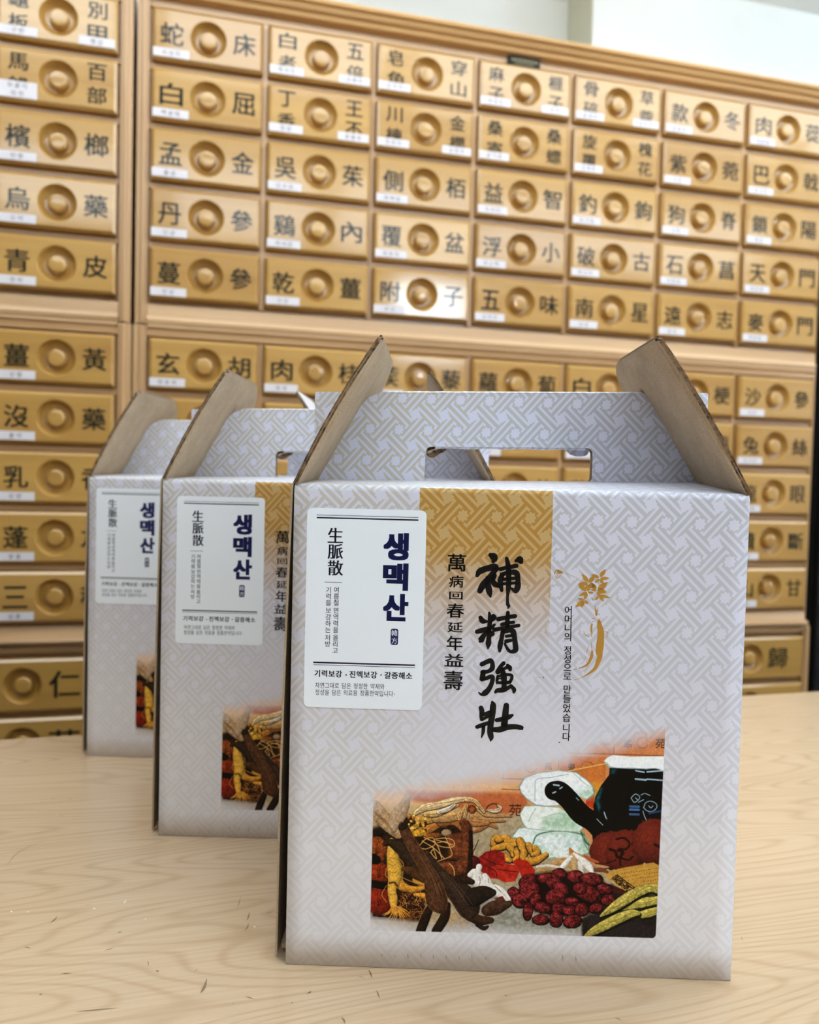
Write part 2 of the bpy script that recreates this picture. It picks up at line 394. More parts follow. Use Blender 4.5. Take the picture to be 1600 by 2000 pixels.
# a few fronts stand a little proud or askew and catch the window
TILT = {(3, 4): (1.0, 0.0), (3, 3): (-1.7, 0.0), (1, 0): (0, 0), (1, 2): (0, 1.0), (2, 2): (-0.1, 0.3), (5, 5): (0, 0)}
TX = {}
def pair(sp, big=False):
    k = sp + str(big)
    if k in TX: return TX[k]
    t = sp.split('|'); ink = Ink(); out = []; dx = 0.0535 if not big else 0.0590
    for s, g in ((-1, t[0]), (1, t[1])):
        if len(g) == 1: ink.fit(g, s * dx, 0.0005, 0.034 if not big else .044, 0.033 if not big else .041, 0.016)
        else:
            for q, ch in enumerate(g): ink.fit(ch, s * dx, 0.0172 - 0.0335 * q, 0.0275, 0.0245, 0.016)
        out.append(ink.mesh('lettering', -0.00015, M['ink'])); ink = Ink()
    TX[k] = out; return out
def sticker(txt, x0, z0, wd, ht):
    ink = Ink(); ink.poly([(x0, z0), (x0 + wd, z0), (x0 + wd, z0 + ht), (x0, z0 + ht)], 0)
    me = ink.mesh('name_sticker', -0.0004, [M['paper'], M['small_ink']])
    lines = txt.split(' '); V = [tuple(v.co) for v in me.vertices]; F = [tuple(p.vertices) for p in me.polygons]; I = [0] * len(F)
    t = Ink()
    for r, ln in enumerate(lines):
        zc = z0 + ht * (1 - (r + 0.5) / len(lines)); p = 0.0098
        for i, ch in enumerate(ln): t.char(ch, x0 + wd / 2 + (i - (len(ln) - 1) / 2) * p, zc, 0.0084, 0.0084, 0.0)
    b = len(V); V += [(a, -0.00055, c) for a, c in t.V]; F += [tuple(b + i for i in f) for f in t.F]; I += [1] * len(t.F)
    return mesh('name_sticker', V, F, [M['paper'], M['small_ink']], I)

def put_drawer(cab, me, x, z, spec, tilt=None, big=False, w_=DW, h_=DH):
    d = link('drawer', me, cab); d.location = (x, 0, z)
    ax, az = tilt if tilt else (random.uniform(-.25, .25), random.uniform(-.3, .3))
    d.rotation_euler = (math.radians(ax), 0, math.radians(az))
    link('knob', KNOB, d)
    for q in pair(spec, big): link('lettering', q, d)
    if not big:
        t = spec.split('|')
        two = ' ' in t[2]
        link('name_sticker', sticker(t[2], -w_ / 2 + .0012, -h_ / 2 + .0042, 0.0525, 0.0235 if two else 0.0128), d)
        if len(t) > 3 and t[3]: link('name_sticker', sticker(t[3], w_ / 2 - .0537, -h_ / 2 + .0042, 0.0500, 0.0128), d)
    return d

def zrow(r): return 0.9449 - PV * r if r < 5 else 0.45189 - PV * (r - 5)
def cabinet(label, u0, u1, z0, z1, cols, rows, front=0.0, kind='mid'):
    """carcass with stiles, rails and drawers; local x along the wall, y away from the room"""
    cab = empty('medicine_cabinet', wallpt(u0, 0, z0), TH, label=label, cat='drawer cabinet', group=None)
    X = lambda u: u - u0
    Z = lambda z: z - z0
    Wd, Hd = u1 - u0, z1 - z0; g = 0.0030 if z0 > .4 else 0.0012
    car = MB().box(g, Wd - g, .017 - front, 0.295, 0, Hd - g)
    car.build('carcass', M['frame_h'], cab)
    lo = min(cols); hi = max(cols)
    cu = lambda c: (-0.28625 + PU * (c - 1)) if c >= 1 else (-0.49861 + PU * c)
    sl = cu(lo) - PU / 2 + .001; sr = cu(hi) + PU / 2 - .001
    fy = .0105 - front
    if u0 < sl: MB().box(g, X(sl), fy - .003, .0168 - front, 0, Hd - g).build('stile', M['frame_v'], cab, .0012)
    if u1 > sr: MB().box(X(sr), Wd - g, fy - .003, .0168 - front, 0, Hd - g).build('stile', M['frame_v'], cab, .0012)
    # rounded bead along the outer stiles
    for a, s in ((X(sl) - .0075, 1), (X(sr) + .0075, -1)):
        if .004 < a < Wd - .004: MB().box(a - .0028, a + .0028, fy - .0062, fy - .0030, 0.001, Hd - .002).build('bead', M['frame_v'], cab, .0014)
    if rows:
        zt = zrow(rows[0]) + DH / 2 + .0055; zb = zrow(rows[-1]) - DH / 2 - .0055
        for c in cols[:-1]:
            a = X(cu(c) + PU / 2); MB().box(a - .0042, a + .0042, fy + .0005, .0168, Z(zb), Z(zt)).build('stile', M['frame_v'], cab, .001)
        for r in rows[:-1]:
            a = Z(zrow(r) - PV / 2); MB().box(X(sl) + .0002, X(sr) - .0002, fy + .0022, .0168, a - .0052, a + .0052).build('rail', M['frame_h'], cab, .001)
        for c in cols:
            for r in rows:
                put_drawer(cab, D_SMALL, X(cu(c)), Z(zrow(r)), NAMES[c][r], TILT.get((c, r)))
    return cab, X, Z, sl, sr, cu

UJ = -0.3925
ZT, ZM = 0.5115, 0.0235
LR, RR = [-2, -1, 0], [1, 2, 3, 4, 5, 6, 7]
UL0 = -0.49861 - 2.5 * PU - .018; UR1 = 0.8425
for side, cols, a, b in (('left', LR, UL0, UJ), ('right', RR, UJ, UR1)):
    # top unit
    cab, X, Z, sl, sr, cu = cabinet('upper herb drawer cabinet at the left edge, one column in view under the cornice' if side == 'left' else 'upper herb drawer cabinet of seven columns and five rows under the moulded cornice', a, b, ZT, 1.0, cols, list(range(5)))
    g = .0030
    # top rail and the cornice
    MB().box(X(sl) + .0003, X(sr) - .0003, .0105, .0168, Z(zrow(0) + DH / 2 + .004), Z(.9998)).build('rail', M['frame_h'], cab, .0008)
    zc = Z(1.0)
    prof = [(.296, zc), (.006, zc), (-.002, zc + .002), (-.0045, zc + .0065), (-.0035, zc + .0085), (-.0095, zc + .0105), (-.0130, zc + .0150), (-.0118, zc + .0172), (-.0180, zc + .0190), (-.0195, zc + .0225), (-.0180, zc + .0250), (.296, zc + .0250)]
    MB().prism(prof, g - (0.0 if side == 'right' else .0), (b - a) - g + (.012 if side == 'right' else 0)).build('cornice', M['cornice'], cab)
    # bottom rail with a stepped lip
    MB().prism([(.0168, Z(ZT) + .0005), (.0040, Z(ZT) + .0005), (.0030, Z(.5185)), (.0050, Z(.5225)), (.0066, Z(.5250)), (.0080, Z(.5420)), (.0168, Z(.5430))], X(sl) + .0003, X(sr) - .0003).build('rail', M['frame_h'], cab)
    if side == 'right':
        # the maker's plaque under the cornice
        ox = MB().box(X(.2016), X(.2586), .0040, .0104, Z(.9830), Z(.9995)).build('plaque', M['plaque'], cab, .0004)
        ink = Ink()
        for k in range(15):
            xx = X(.2076) + k * .0032; hgt = .0042 if k % 3 else .0034
            ink.stroke([(xx, Z(.9930) - hgt / 2, .0009), (xx + .0006, Z(.9930) + hgt / 2, .0009)], caps=False)
            ink.stroke([(xx - .0008, Z(.9930) + (k % 2) * .0012, .0007), (xx + .0010, Z(.9930) + (k % 2) * .0012, .0007)], caps=False)
        ink.stroke([(X(.212), Z(.9876), .0007), (X(.247), Z(.9876), .0007)], caps=False)
        link('plaque_lettering', ink.mesh('plaque_lettering', .0038, M['gold']), ox)
    # middle unit
    cab, X, Z, sl, sr, cu = cabinet('middle herb drawer cabinet at the left edge, beside the farthest box' if side == 'left' else 'middle herb drawer cabinet of seven columns behind the box handles', a, b, ZM, ZT, cols, list(range(5, 10)))
    MB().prism([(.0168, Z(.4940)), (.0078, Z(.4945)), (.0066, Z(.5040)), (.0030, Z(.5075)), (.0038, Z(ZT) - .0008), (.0168, Z(ZT) - .0008)], X(sl) + .0003, X(sr) - .0003).build('rail', M['frame_h'], cab)
    MB().prism([(.0168, Z(ZM) + .0002), (.0010, Z(ZM) + .0002), (-.0045, Z(.0262)), (-.0060, Z(.0300)), (-.0045, Z(.0335)), (.0040, Z(.0360)), (.0085, Z(.0500)), (.0168, Z(.0530))], X(sl) + .0003, X(sr) - .0003).build('rail', M['frame_h'], cab)
    # base unit, a little wider and down to the floor
    bb = b + (.012 if side == 'right' else 0)
    cab, X, Z, sl, sr, cu = cabinet('base herb drawer cabinet with wide drawers at the left edge, behind the table' if side == 'left' else 'base herb drawer cabinet with wide drawers, mostly hidden behind the nearest box', a, bb, ZF, ZM, cols, [])
    MB().prism([(.0168, Z(.0110)), (.0060, Z(.0112)), (.0040, Z(.0180)), (.0075, Z(ZM) - .001), (.0168, Z(ZM) - .001)], X(sl) + .0003, X(sr) - .0003).build('rail', M['frame_h'], cab)
    nb = 2 if side == 'left' else 5; span = PU * len(cols); p0 = cu(min(cols)) - PU / 2
    big = [['杏|仁', '桃|仁'], ['黃|芪', '甘|草']] if side == 'left' else [['人|參', '熟|地', '白|芍', '川|芎', '當|歸'], ['茯|苓', '甘|草', '黃|芪', '山|藥', '大|棗']]
    for r in range(2):
        for k in range(nb):
            put_drawer(cab, D_BIGL if side == 'left' else D_BIGR, X(p0 + span / nb * (k + .5)), Z(-.0365 - .0895 * r), big[r][k], None, True)
    for k in range(nb):
        x0 = X(p0 + span / nb * k) + .006; MB().box(x0, x0 + span / nb - .012, .004, .0168, .08, Z(-.185)).build('door', M['drawer'], cab, .002)

# a black cupboard beside the drawers, only a sliver of it in view
bc = empty('black_cupboard', wallpt(0.868, 0, ZF), TH, label='tall black cupboard beside the right end of the drawer cabinets', cat='cupboard')
MB().box(0, .52, .03, .295, .06, 1.62).build('carcass', M['blackboard'], bc, .003)
MB().box(.02, .50, .05, .295, 0, .0598).build('plinth', M['blackboard'], bc)
for x in (.003, .2615):
    dr = MB().box(x, x + .2555, .012, .0298, .064, 1.616).build('door', M['blackboard'], bc, .002)
    hx = x + (.225 if x < .1 else .025)
    MB().box(hx, hx + .008, -.012, .0118, .78, .94).build('handle', M['steel'], dr, .002)

# ------------------------------------------------------------------ table
TA = 0.305
tb = empty('table', (0.10, 0.0, 0.0), TA, label='pale maple veneered table top carrying the three handled boxes', cat='table')
# local frame: origin (0.10, 0), x along the back edge
def loc_t(x, y):
    dx, dy = x - 0.10, y
    return dx * math.cos(TA) + dy * math.sin(TA), -dx * math.sin(TA) + dy * math.cos(TA)
yb = loc_t(0.0741, 0.5195)[1]
MB().box(-1.1, 1.15, -0.62, yb, -0.03, 0.0).build('tabletop', M['maple'], tb, .003)
for sx in (-1.03, 1.08):
    for sy in (-.55, yb - .07):
        MB().box(sx - .02, sx + .02, sy - .02, sy + .02, ZF, -.0302).build('leg', M['steel'], tb, .002)
ap = MB().box(-1.0, 1.05, yb - .06, yb - .04, -.10, -.0302).build('apron', M['maple'], tb)

# ------------------------------------------------------------------ the printed box art
BOX_W, BOX_H, BOX_D, HY = 0.25731, 0.28, 0.150, 0.0778
_R = Euler(CR).to_matrix()
def rect(u, v):
    """drawing traced in the photograph, rectified on to the flat front panel (metres from its lower left corner)"""
    d = _R @ Vector(((u - 800) / CF, (1000 - v) / CF, -1.0)); t = -CC[1] / d.y
    return CC[0] + d.x * t, CC[2] + d.z * t

# --- fret pattern tile, spanning two by two flower cells
def fret_tile(n=320):
    a = (np.arange(n) + .5) / n * 2
    al, be = np.meshgrid(a, a); out = np.zeros((n, n), np.float32)
    X_, Y_ = 11 * al + be, -al + 11 * be
    def put(mask): np.maximum(out, mask, out=out)
    sm = lambda d: np.clip(.5 - d / .30, 0, 1)
    for i in range(-1, 4):
        for j in range(-1, 4):
            fx, fy = 11 * i + j, -i + 11 * j
            dx, dy = X_ - fx, Y_ - fy; r = np.hypot(dx, dy); th_ = np.arctan2(dy, dx)
            put(sm(r - (2.45 + .34 * np.cos(8 * th_))))
            cx, cy = 11 * (i + .5) + (j + .5), -(i + .5) + 11 * (j + .5)
            px, py = X_ - cx, Y_ - cy
            if (i + j) % 2 == 0: px, py = py, -px
            for s in (-1, 1):
                put(sm(np.maximum(abs(px - s * 1.5) - .60, abs(py) - 7.5)))
                for e in (-1, 1): put(sm(np.maximum(abs(px - s * 2.2) - 1.15, abs(py - e * 6.95) - .55)))
    return out
def to_image(name, arr, space='Non-Color'):
    h, w_ = arr.shape[:2]; im = bpy.data.images.new(name, w_, h, alpha=True, float_buffer=False)
    im.colorspace_settings.name = space
    px = np.ones((h, w_, 4), np.float32)
    if arr.ndim == 2: px[..., :3] = arr[..., None]
    else: px[..., :arr.shape[2]] = arr
    im.pixels.foreach_set(px.ravel()); im.update(); im.pack(); return im
TILE = to_image('fret_tile', fret_tile())

# --- the printed herb picture, painted stroke by stroke
class Painter:
    S = 0.62; U0, U1, V0, V1 = 55, 1541, 60, 1186
    def __init__(s):
        s.w = int((s.U1 - s.U0) * s.S); s.h = int((s.V1 - s.V0) * s.S)
        s.u, s.v = np.meshgrid(s.U0 + (np.arange(s.w) + .5) / s.S, s.V0 + (np.arange(s.h) + .5) / s.S)
        s.c = np.zeros((s.h, s.w, 3), np.float32)
        s.n1 = s.noise(3); s.n2 = s.noise(8); s.n3 = s.noise(22)
    def noise(s, k):
        g = rng.random((s.h // k + 3, s.w // k + 3)).astype(np.float32)
        yy, xx = np.arange(s.h) / k, np.arange(s.w) / k; y0, x0 = yy.astype(int), xx.astype(int)
        fy, fx = (yy - y0)[:, None], (xx - x0)[None]
        A = g[y0][:, x0]; B_ = g[y0][:, x0 + 1]; C_ = g[y0 + 1][:, x0]; D_ = g[y0 + 1][:, x0 + 1]
        return (A * (1 - fx) + B_ * fx) * (1 - fy) + (C_ * (1 - fx) + D_ * fx) * fy - .5
    def win(s, u0, u1, v0, v1):
        f = lambda x, o, n: int(np.clip((x - o) * s.S, 0, n))
        return slice(f(v0, s.V0, s.h), f(v1, s.V0, s.h) + 1), slice(f(u0, s.U0, s.w), f(u1, s.U0, s.w) + 1)
    def comp(s, sl, a, col): s.c[sl] = s.c[sl] * (1 - a[..., None]) + col * a[..., None]
    def poly(s, P, col, feather=2.0, var=.06, alpha=1.0, fine=.5):
        P = np.array(P, float); m = feather + 4
        sl = s.win(P[:, 0].min() - m, P[:, 0].max() + m, P[:, 1].min() - m, P[:, 1].max() + m)
        u, v = s.u[sl], s.v[sl]
        if u.size == 0: return
        ins = np.zeros(u.shape, bool); d = np.full(u.shape, 1e9)
        for (x0, y0), (x1, y1) in zip(P, np.roll(P, -1, 0)):
            if y0 != y1: ins ^= ((y0 > v) != (y1 > v)) & (u < (x1 - x0) * (v - y0) / (y1 - y0) + x0)
            L2 = (x1 - x0) ** 2 + (y1 - y0) ** 2 + 1e-9; t = np.clip(((u - x0) * (x1 - x0) + (v - y0) * (y1 - y0)) / L2, 0, 1)
            d = np.minimum(d, np.hypot(u - x0 - t * (x1 - x0), v - y0 - t * (y1 - y0)))
        sd = np.where(ins, -d, d); a = np.clip(.5 - sd / feather / 1.5, 0, 1) * alpha
        k = 1 + var * 2 * (s.n2[sl] + fine * s.n1[sl])
        s.comp(sl, a, np.array(col) / 255. * k[..., None])
    def blob(s, cx, cy, rx, ry, ang, col, wr=.25, feather=2.0, alpha=1.0, dark=.45):
        m = max(rx, ry) + 6; sl = s.win(cx - m, cx + m, cy - m, cy + m); u, v = s.u[sl] - cx, s.v[sl] - cy
        if u.size == 0: return
        c_, s_ = math.cos(math.radians(ang)), math.sin(math.radians(ang))
        x, y = (u * c_ + v * s_) / rx, (-u * s_ + v * c_) / ry; r = np.sqrt(x * x + y * y) + .12 * s.n2[sl]
        a = np.clip((1 - r) * min(rx, ry) / feather + .5, 0, 1) * alpha
        nz = np.sqrt(np.clip(1 - r * r, 0, 1)); lx, ly = (u * -.45 + v * -.6) / m, 0
        sh = dark + (1 - dark) * np.clip(nz * .75 + lx * .6 + .25, 0, 1.25) + wr * (s.n1[sl] * .9 + s.n2[sl] * 1.2)
        s.comp(sl, a, np.array(col) / 255. * np.clip(sh, .05, 1.6)[..., None])
    def tube(s, pts, col, wr=.2, dark=.4, rim=0.0, alpha=1.0, sub=6, feather=2.0):
        p = smooth_path(np.array(pts, float), sub); m = p[:, 2].max() + 5
        sl = s.win(p[:, 0].min() - m, p[:, 0].max() + m, p[:, 1].min() - m, p[:, 1].max() + m); u, v = s.u[sl], s.v[sl]
        if u.size == 0: return
        best = np.full(u.shape, 1e9); side = np.zeros(u.shape); rad = np.ones(u.shape)
        for (x0, y0, r0), (x1, y1, r1) in zip(p[:-1], p[1:]):
            dx, dy = x1 - x0, y1 - y0; L2 = dx * dx + dy * dy + 1e-9
            t = np.clip(((u - x0) * dx + (v - y0) * dy) / L2, 0, 1); r = r0 + (r1 - r0) * t
            ex, ey = u - x0 - t * dx, v - y0 - t * dy; q = np.hypot(ex, ey) / np.maximum(r, .5)
            k = q < best; best[k] = q[k]; rad[k] = r[k]; side[k] = ((ex * -.5 + ey * -.75) / np.maximum(r, .5))[k]
        a = np.clip((1 - best) * rad / feather + .5, 0, 1) * alpha
        nz = np.sqrt(np.clip(1 - best * best, 0, 1))
        sh = dark + (1 - dark) * np.clip(nz * .7 + side * .45 + .25, 0, 1.3) + wr * (s.n1[sl] + s.n2[sl])
        c = np.array(col) / 255. * np.clip(sh, .05, 1.6)[..., None]
        if rim: c = c + (rim * np.clip((best - .82) / .18, 0, 1) * (side < .1))[..., None] * np.array((.8, .6, .4))
        s.comp(sl, a, c)
    def line(s, pts, wd, col, alpha=1.0, sub=6): s.tube([(x, y, wd) for x, y in pts], col, .05, .95, 0, alpha, sub, 1.6)

def herb_picture():
    P = Painter()
    A = lambda *p: [(51.6 + q[0] * .4516, 361.3 + q[1] * .4516) + tuple(r * .4516 for r in q[2:]) for q in p]
    B = lambda *p: [(722.6 + q[0] * .5161, 103.2 + q[1] * .5161) + tuple(r * .5161 for r in q[2:]) for q in p]
    C = lambda *p: [(671.0 + q[0] * .5484, 567.7 + q[1] * .5484) + tuple(r * .5484 for r in q[2:]) for q in p]
    u, v = P.u, P.v
    mixc = lambda a, b, t: np.array(a)[None, None] * (1 - t[..., None]) + np.array(b)[None, None] * t[..., None]
    t = np.clip((u - 300) / 1000, 0, 1)
    P.c[:] = mixc((228, 184, 130), (202, 136, 88), t) / 255.
    P.poly([(55, 520), (900, 520), (1100, 700), (1541, 760), (1541, 1190), (55, 1190)], (168, 152, 124), 60, .10)
    P.poly([(600, 900), (1200, 1000), (1250, 1190), (300, 1190), (600, 1080)], (150, 148, 136), 50, .14)
    P.poly([(240, 425), (850, 440), (850, 545), (700, 545), (240, 470)], (186, 106, 66), 14, .06)
    P.poly([(240, 385), (830, 400), (830, 420), (240, 412)], (222, 170, 106), 6)
    P.poly([(1000, 160), (1541, 130), (1541, 258), (1000, 243)], (200, 132, 88), 10, .06)
    P.poly([(1010, 255), (1240, 262), (1240, 380), (1180, 390), (1010, 340)], (196, 118, 60), 4)
    P.poly([(1180, 380), (1240, 395), (1200, 560), (1150, 500)], (206, 140, 52), 3); P.poly([(1150, 430), (1185, 420), (1180, 520), (1140, 500)], (176, 62, 34), 3)
    for q in (B((0, 255), (540, 265), (1080, 280), (1565, 300)), B((0, 510), (200, 516)), B((0, 612), (180, 620))): P.line(q, 2.2, (120, 66, 40), .8)
    for q in (B((1083, 100), (1075, 275)), B((546, 270), (545, 420)), B((12, 290), (12, 500))): P.line(q, 2.0, (110, 62, 40), .75)
    for cx, cy, r in ((280, 395, 55), (822, 410, 60), (1350, 172, 52), (850, 150, 40)):
        an = np.linspace(0.3 if cx != 822 else 3.0, 5.9, 18); P.line(B(*[(cx + r * math.cos(k), cy + r * math.sin(k)) for k in an]), 1.8, (126, 78, 52), .8, 2)
    an = np.linspace(2.6, 6.2, 12); P.line(A(*[(1395 + 85 * math.cos(k), 370 + 80 * math.sin(k)) for k in an]), 3, (70, 38, 26), .9, 2)
    for ch, cx, cy, sz, al in (('甘', 140, 395, 80, .55), ('苑', 445, 390, 70, .6), ('姜', 672, 398, 66, .9), ('朮', 990, 155, 84, .75), ('紫', 1210, 172, 84, .85), ('苑', 1525, 178, 92, .95), ('朮', 700, 178, 60, .25), ('苑', 130, 815, 118, 1)):
        V, F = glyph(ch)   # half-faded characters on the printed drawers
        for f in F: P.poly(B(*[(cx + (V[k][0] - .5) * sz * 1.1, cy - (V[k][1] - .38) * sz * 1.1) for k in f]), (56, 40, 32), 1.6, .02, al)
    # herb sacks
    def sack(pts, col, green):
        P.poly(pts, (96, 120, 104), 3); q = np.array(pts); c = q.mean(0); P.poly(c + (q - c) * .975, col, 5, .05)
        for g in green: P.poly(g, (158, 192, 164), 26, .10, .75)
    sack(C((185, 160), (240, 85), (330, 75), (600, 115), (830, 120), (890, 220), (895, 310), (830, 335), (700, 330), (640, 345), (520, 365), (400, 270), (280, 200)), (218, 230, 230), [C((380, 210), (560, 330), (520, 350), (390, 260)), C((760, 140), (880, 200), (880, 320), (800, 320), (830, 220)), C((420, 140), (620, 128), (780, 150), (600, 140))])
    P.line(C((380, 230), (420, 150), (560, 115), (700, 118), (850, 150)), 3.5, (70, 104, 84), .8)
    P.line(C((820, 130), (860, 210), (890, 240)), 5, (52, 96, 72), .85); P.line(C((850, 130), (840, 200), (890, 300)), 3, (110, 150, 126), .8)
    for k in range(60):
        P.blob(*C((rng.uniform(420, 820), rng.uniform(150, 320)))[0], rng.uniform(4, 13), rng.uniform(4, 10), rng.uniform(0, 180), (236, 244, 246) if k % 3 else (176, 206, 204), .2, 6, .5, .8)
    sack(B((330, 770), (215, 775), (170, 850), (190, 930), (240, 995), (380, 1012), (560, 1022), (760, 1032), (800, 990), (700, 880), (560, 790)), (226, 234, 230), [B((400, 900), (640, 850), (780, 980), (700, 1020), (400, 1000)), B((560, 820), (720, 900), (640, 960))])
    P.line(B((330, 800), (290, 860), (260, 930)), 2.5, (170, 186, 176), .7); P.line(B((400, 890), (560, 850), (700, 900)), 2, (150, 180, 150), .6)
    sack(B((160, 590), (215, 500), (340, 455), (540, 430), (720, 450), (830, 530), (885, 590), (895, 660), (830, 715), (760, 690), (640, 745), (540, 775), (430, 782), (330, 770), (240, 712), (180, 650)), (228, 234, 240), [B((740, 640), (880, 610), (890, 680), (830, 710), (760, 690))])
    P.line(B((320, 730), (320, 620), (335, 520), (480, 500), (640, 470)), 2.0, (150, 164, 172), .7); P.line(B((690, 460), (800, 560), (880, 600)), 2, (160, 180, 176), .7)
    # medicine pot
    P.line(B((640, 440), (820, 405), (1000, 370)), 3, (222, 186, 120), .9)
    P.poly(B((1040, 395), (1300, 412), (1480, 418), (1570, 450), (1555, 1010), (1300, 1060), (1000, 1040), (900, 900), (885, 780), (905, 690), (960, 580), (1035, 480)), (7, 11, 14), 3, .02)
    P.poly(B((900, 720), (955, 600), (975, 610), (945, 720), (960, 800), (940, 840)), (34, 96, 100), 8, .3, .8); P.poly(B((1045, 415), (1110, 425), (1090, 470), (1045, 470)), (24, 74, 80), 8, .2, .8)
    P.poly(B((983, 345), (1020, 308), (1070, 288), (1240, 305), (1570, 302), (1570, 448), (1480, 415), (1390, 428), (1280, 415), (1120, 412), (1030, 400)), (232, 237, 246), 3, .03)
    P.poly(B((985, 350), (1015, 360), (1045, 400), (1020, 395)), (120, 176, 168), 4, .1, .8); P.line(B((1040, 408), (1280, 420), (1480, 420), (1565, 452)), 2.2, (170, 186, 196), .9)
    hl = (186, 212, 228)
    for q, wd in ((B((1290, 440), (1370, 455)), 4), (B((1400, 452), (1560, 440)), 4), (B((1290, 520), (1390, 530)), 5), (B((1400, 522), (1555, 535)), 4),
                  (B((500, 575), (550, 580)), 4.5), (B((560, 610), (580, 595)), 3.5), (B((495, 650), (520, 640)), 4), (B((720, 700), (740, 720)), 2.5), (B((990, 840), (1020, 920), (1050, 960), (1075, 1010)), 3.5), (B((1005, 910), (1030, 980), (1050, 1010)), 3), (B((920, 905), (980, 960)), 2)):
        P.line(q, wd, hl, .85)
    for q in (B((1250, 700), (1290, 665), (1330, 690), (1320, 720), (1280, 745), (1250, 705)), B((1290, 700), (1310, 720)), B((1320, 745), (1370, 720)), B((1345, 675), (1380, 660), (1430, 680)),
              B((1370, 800), (1390, 750), (1440, 735), (1490, 760), (1495, 800), (1450, 835), (1400, 825), (1370, 795)), B((1420, 780), (1440, 800), (1460, 780)), B((1365, 830), (1380, 880), (1400, 920))): P.line(q, 2.6, (150, 178, 190), .9)
    for y, c in ((785, (70, 120, 170)), (815, (90, 130, 190)), (860, (80, 110, 160))): P.line(B((1240, y), (1325, y + 3)), 6, c, .8)
    P.line(B((1430, 850), (1540, 830)), 6, (60, 90, 150), .7)
    P.tube(B((505, 630, 92), (560, 640, 98), (650, 720, 95), (760, 850, 98), (880, 930, 95), (980, 1020, 110), (1000, 1080, 120)), (9, 10, 13), .02, .8)
    for q, wd in ((B((500, 572), (552, 580)), 4.5), (B((560, 610), (582, 595)), 3.5), (B((493, 652), (520, 640)), 4), (B((720, 700), (742, 722)), 2.2), (B((920, 905), (980, 965)), 2)): P.line(q, wd, hl, .85)
    # lingzhi mushrooms
    for cx, cy, rx, ry in ((1100, 290, 205, 175), (1235, 300, 190, 200), (1480, 210, 200, 215)):
        (x, y), = C((cx, cy)); rx *= .5484; ry *= .5484
        P.blob(x, y, rx, ry, 0, (112, 44, 32), .14, 3, 1, .5)
        for k in (.92, .8, .66): an = np.linspace(3.0, 6.6, 16); P.line([(x + rx * k * math.cos(a), y + ry * k * math.sin(a)) for a in an], 1.6, (92, 32, 24), .5, 2)
    for q, wd in ((C((1140, 190), (1210, 180), (1260, 230), (1230, 280), (1170, 280)), 5), (C((1080, 280), (1130, 300), (1150, 350), (1180, 360)), 7), (C((1160, 290), (1200, 310), (1180, 350)), 8), (C((1180, 360), (1250, 380), (1290, 350)), 5), (C((1175, 360), (1180, 430)), 5), (C((1490, 240), (1530, 260)), 7), (C((1140, 380), (1050, 410)), 3)): P.line(q, wd, (38, 12, 12), .9)
    # old book
    P.poly(C((1025, 505), (1180, 455), (1480, 402), (1545, 440), (1545, 660), (1320, 650), (1240, 690)), (190, 146, 68), 3, .06)
    P.poly(C((1090, 545), (1150, 515), (1320, 640), (1250, 690)), (128, 98, 50), 4, .6, .9, 2.0)
    for r in range(7):
        for k in range(18):
            x = 1150 + r * 28 + k * 22; y = 512 - k * 3.4 + r * 30
            if x < 1530 and rng.random() < .8: P.line(C((x, y), (x + rng.uniform(3, 12), y + rng.uniform(-8, 8))), 1.6, (96, 66, 26), .75)
    for k in range(110):
        t = rng.random(); s_ = rng.random(); x = 1095 + t * 160 + s_ * 50; y = 545 + t * 140 - s_ * 30; P.line(C((x, y), (x + 8, y - 5)), 1.5, (48, 34, 20), .8, 1)
    P.line(C((1150, 515), (1320, 640)), 2, (60, 44, 20), .8)
    # dark ground under the roots, right
    P.poly(C((830, 930), (1000, 850), (1100, 600), (1250, 690), (1540, 700), (1530, 1115), (840, 1100)), (40, 33, 32), 10, .1)
    P.poly(C((830, 930), (900, 880), (1060, 900), (1530, 1000), (1530, 1115), (850, 1100), (890, 1010)), (46, 40, 40), 8, .1)
    for q in (C((980, 620, 14), (1100, 660, 24), (1220, 690, 10)), C((1020, 590, 8), (1150, 640, 12), (1230, 670, 6))): P.tube(q, (74, 30, 28), .2)
    # sliced roots, white
    for q, c in ((C((560, 420, 14), (660, 400, 22), (780, 470, 12)), (200, 150, 90)), (C((450, 470, 16), (560, 490, 18), (700, 480, 12)), (196, 146, 80)), (C((420, 440, 12), (520, 430, 14), (620, 445, 10)), (222, 212, 196)), (C((600, 350, 12), (680, 345, 20), (740, 350, 8)), (226, 220, 208)),
                 (C((880, 420, 16), (970, 440, 22), (1070, 445, 8)), (186, 140, 104)), (C((850, 340, 10), (920, 380, 16), (980, 400, 8)), (190, 96, 54)), (C((930, 470, 16), (1010, 470, 20), (1060, 490, 12)), (120, 74, 50)), (C((720, 280, 12), (745, 320, 24), (820, 350, 14)), (198, 122, 66)),
                 (C((740, 340, 26), (760, 400, 34), (760, 460, 20)), (206, 172, 122)), (C((810, 400, 22), (820, 450, 26), (830, 505, 14)), (234, 230, 222)), (C((730, 350, 14), (680, 410, 26), (625, 465, 14)), (238, 234, 228)), (C((755, 320, 12), (840, 390, 30), (900, 450, 30), (925, 498, 12)), (242, 240, 236))): P.tube(q, c, .12, .7)
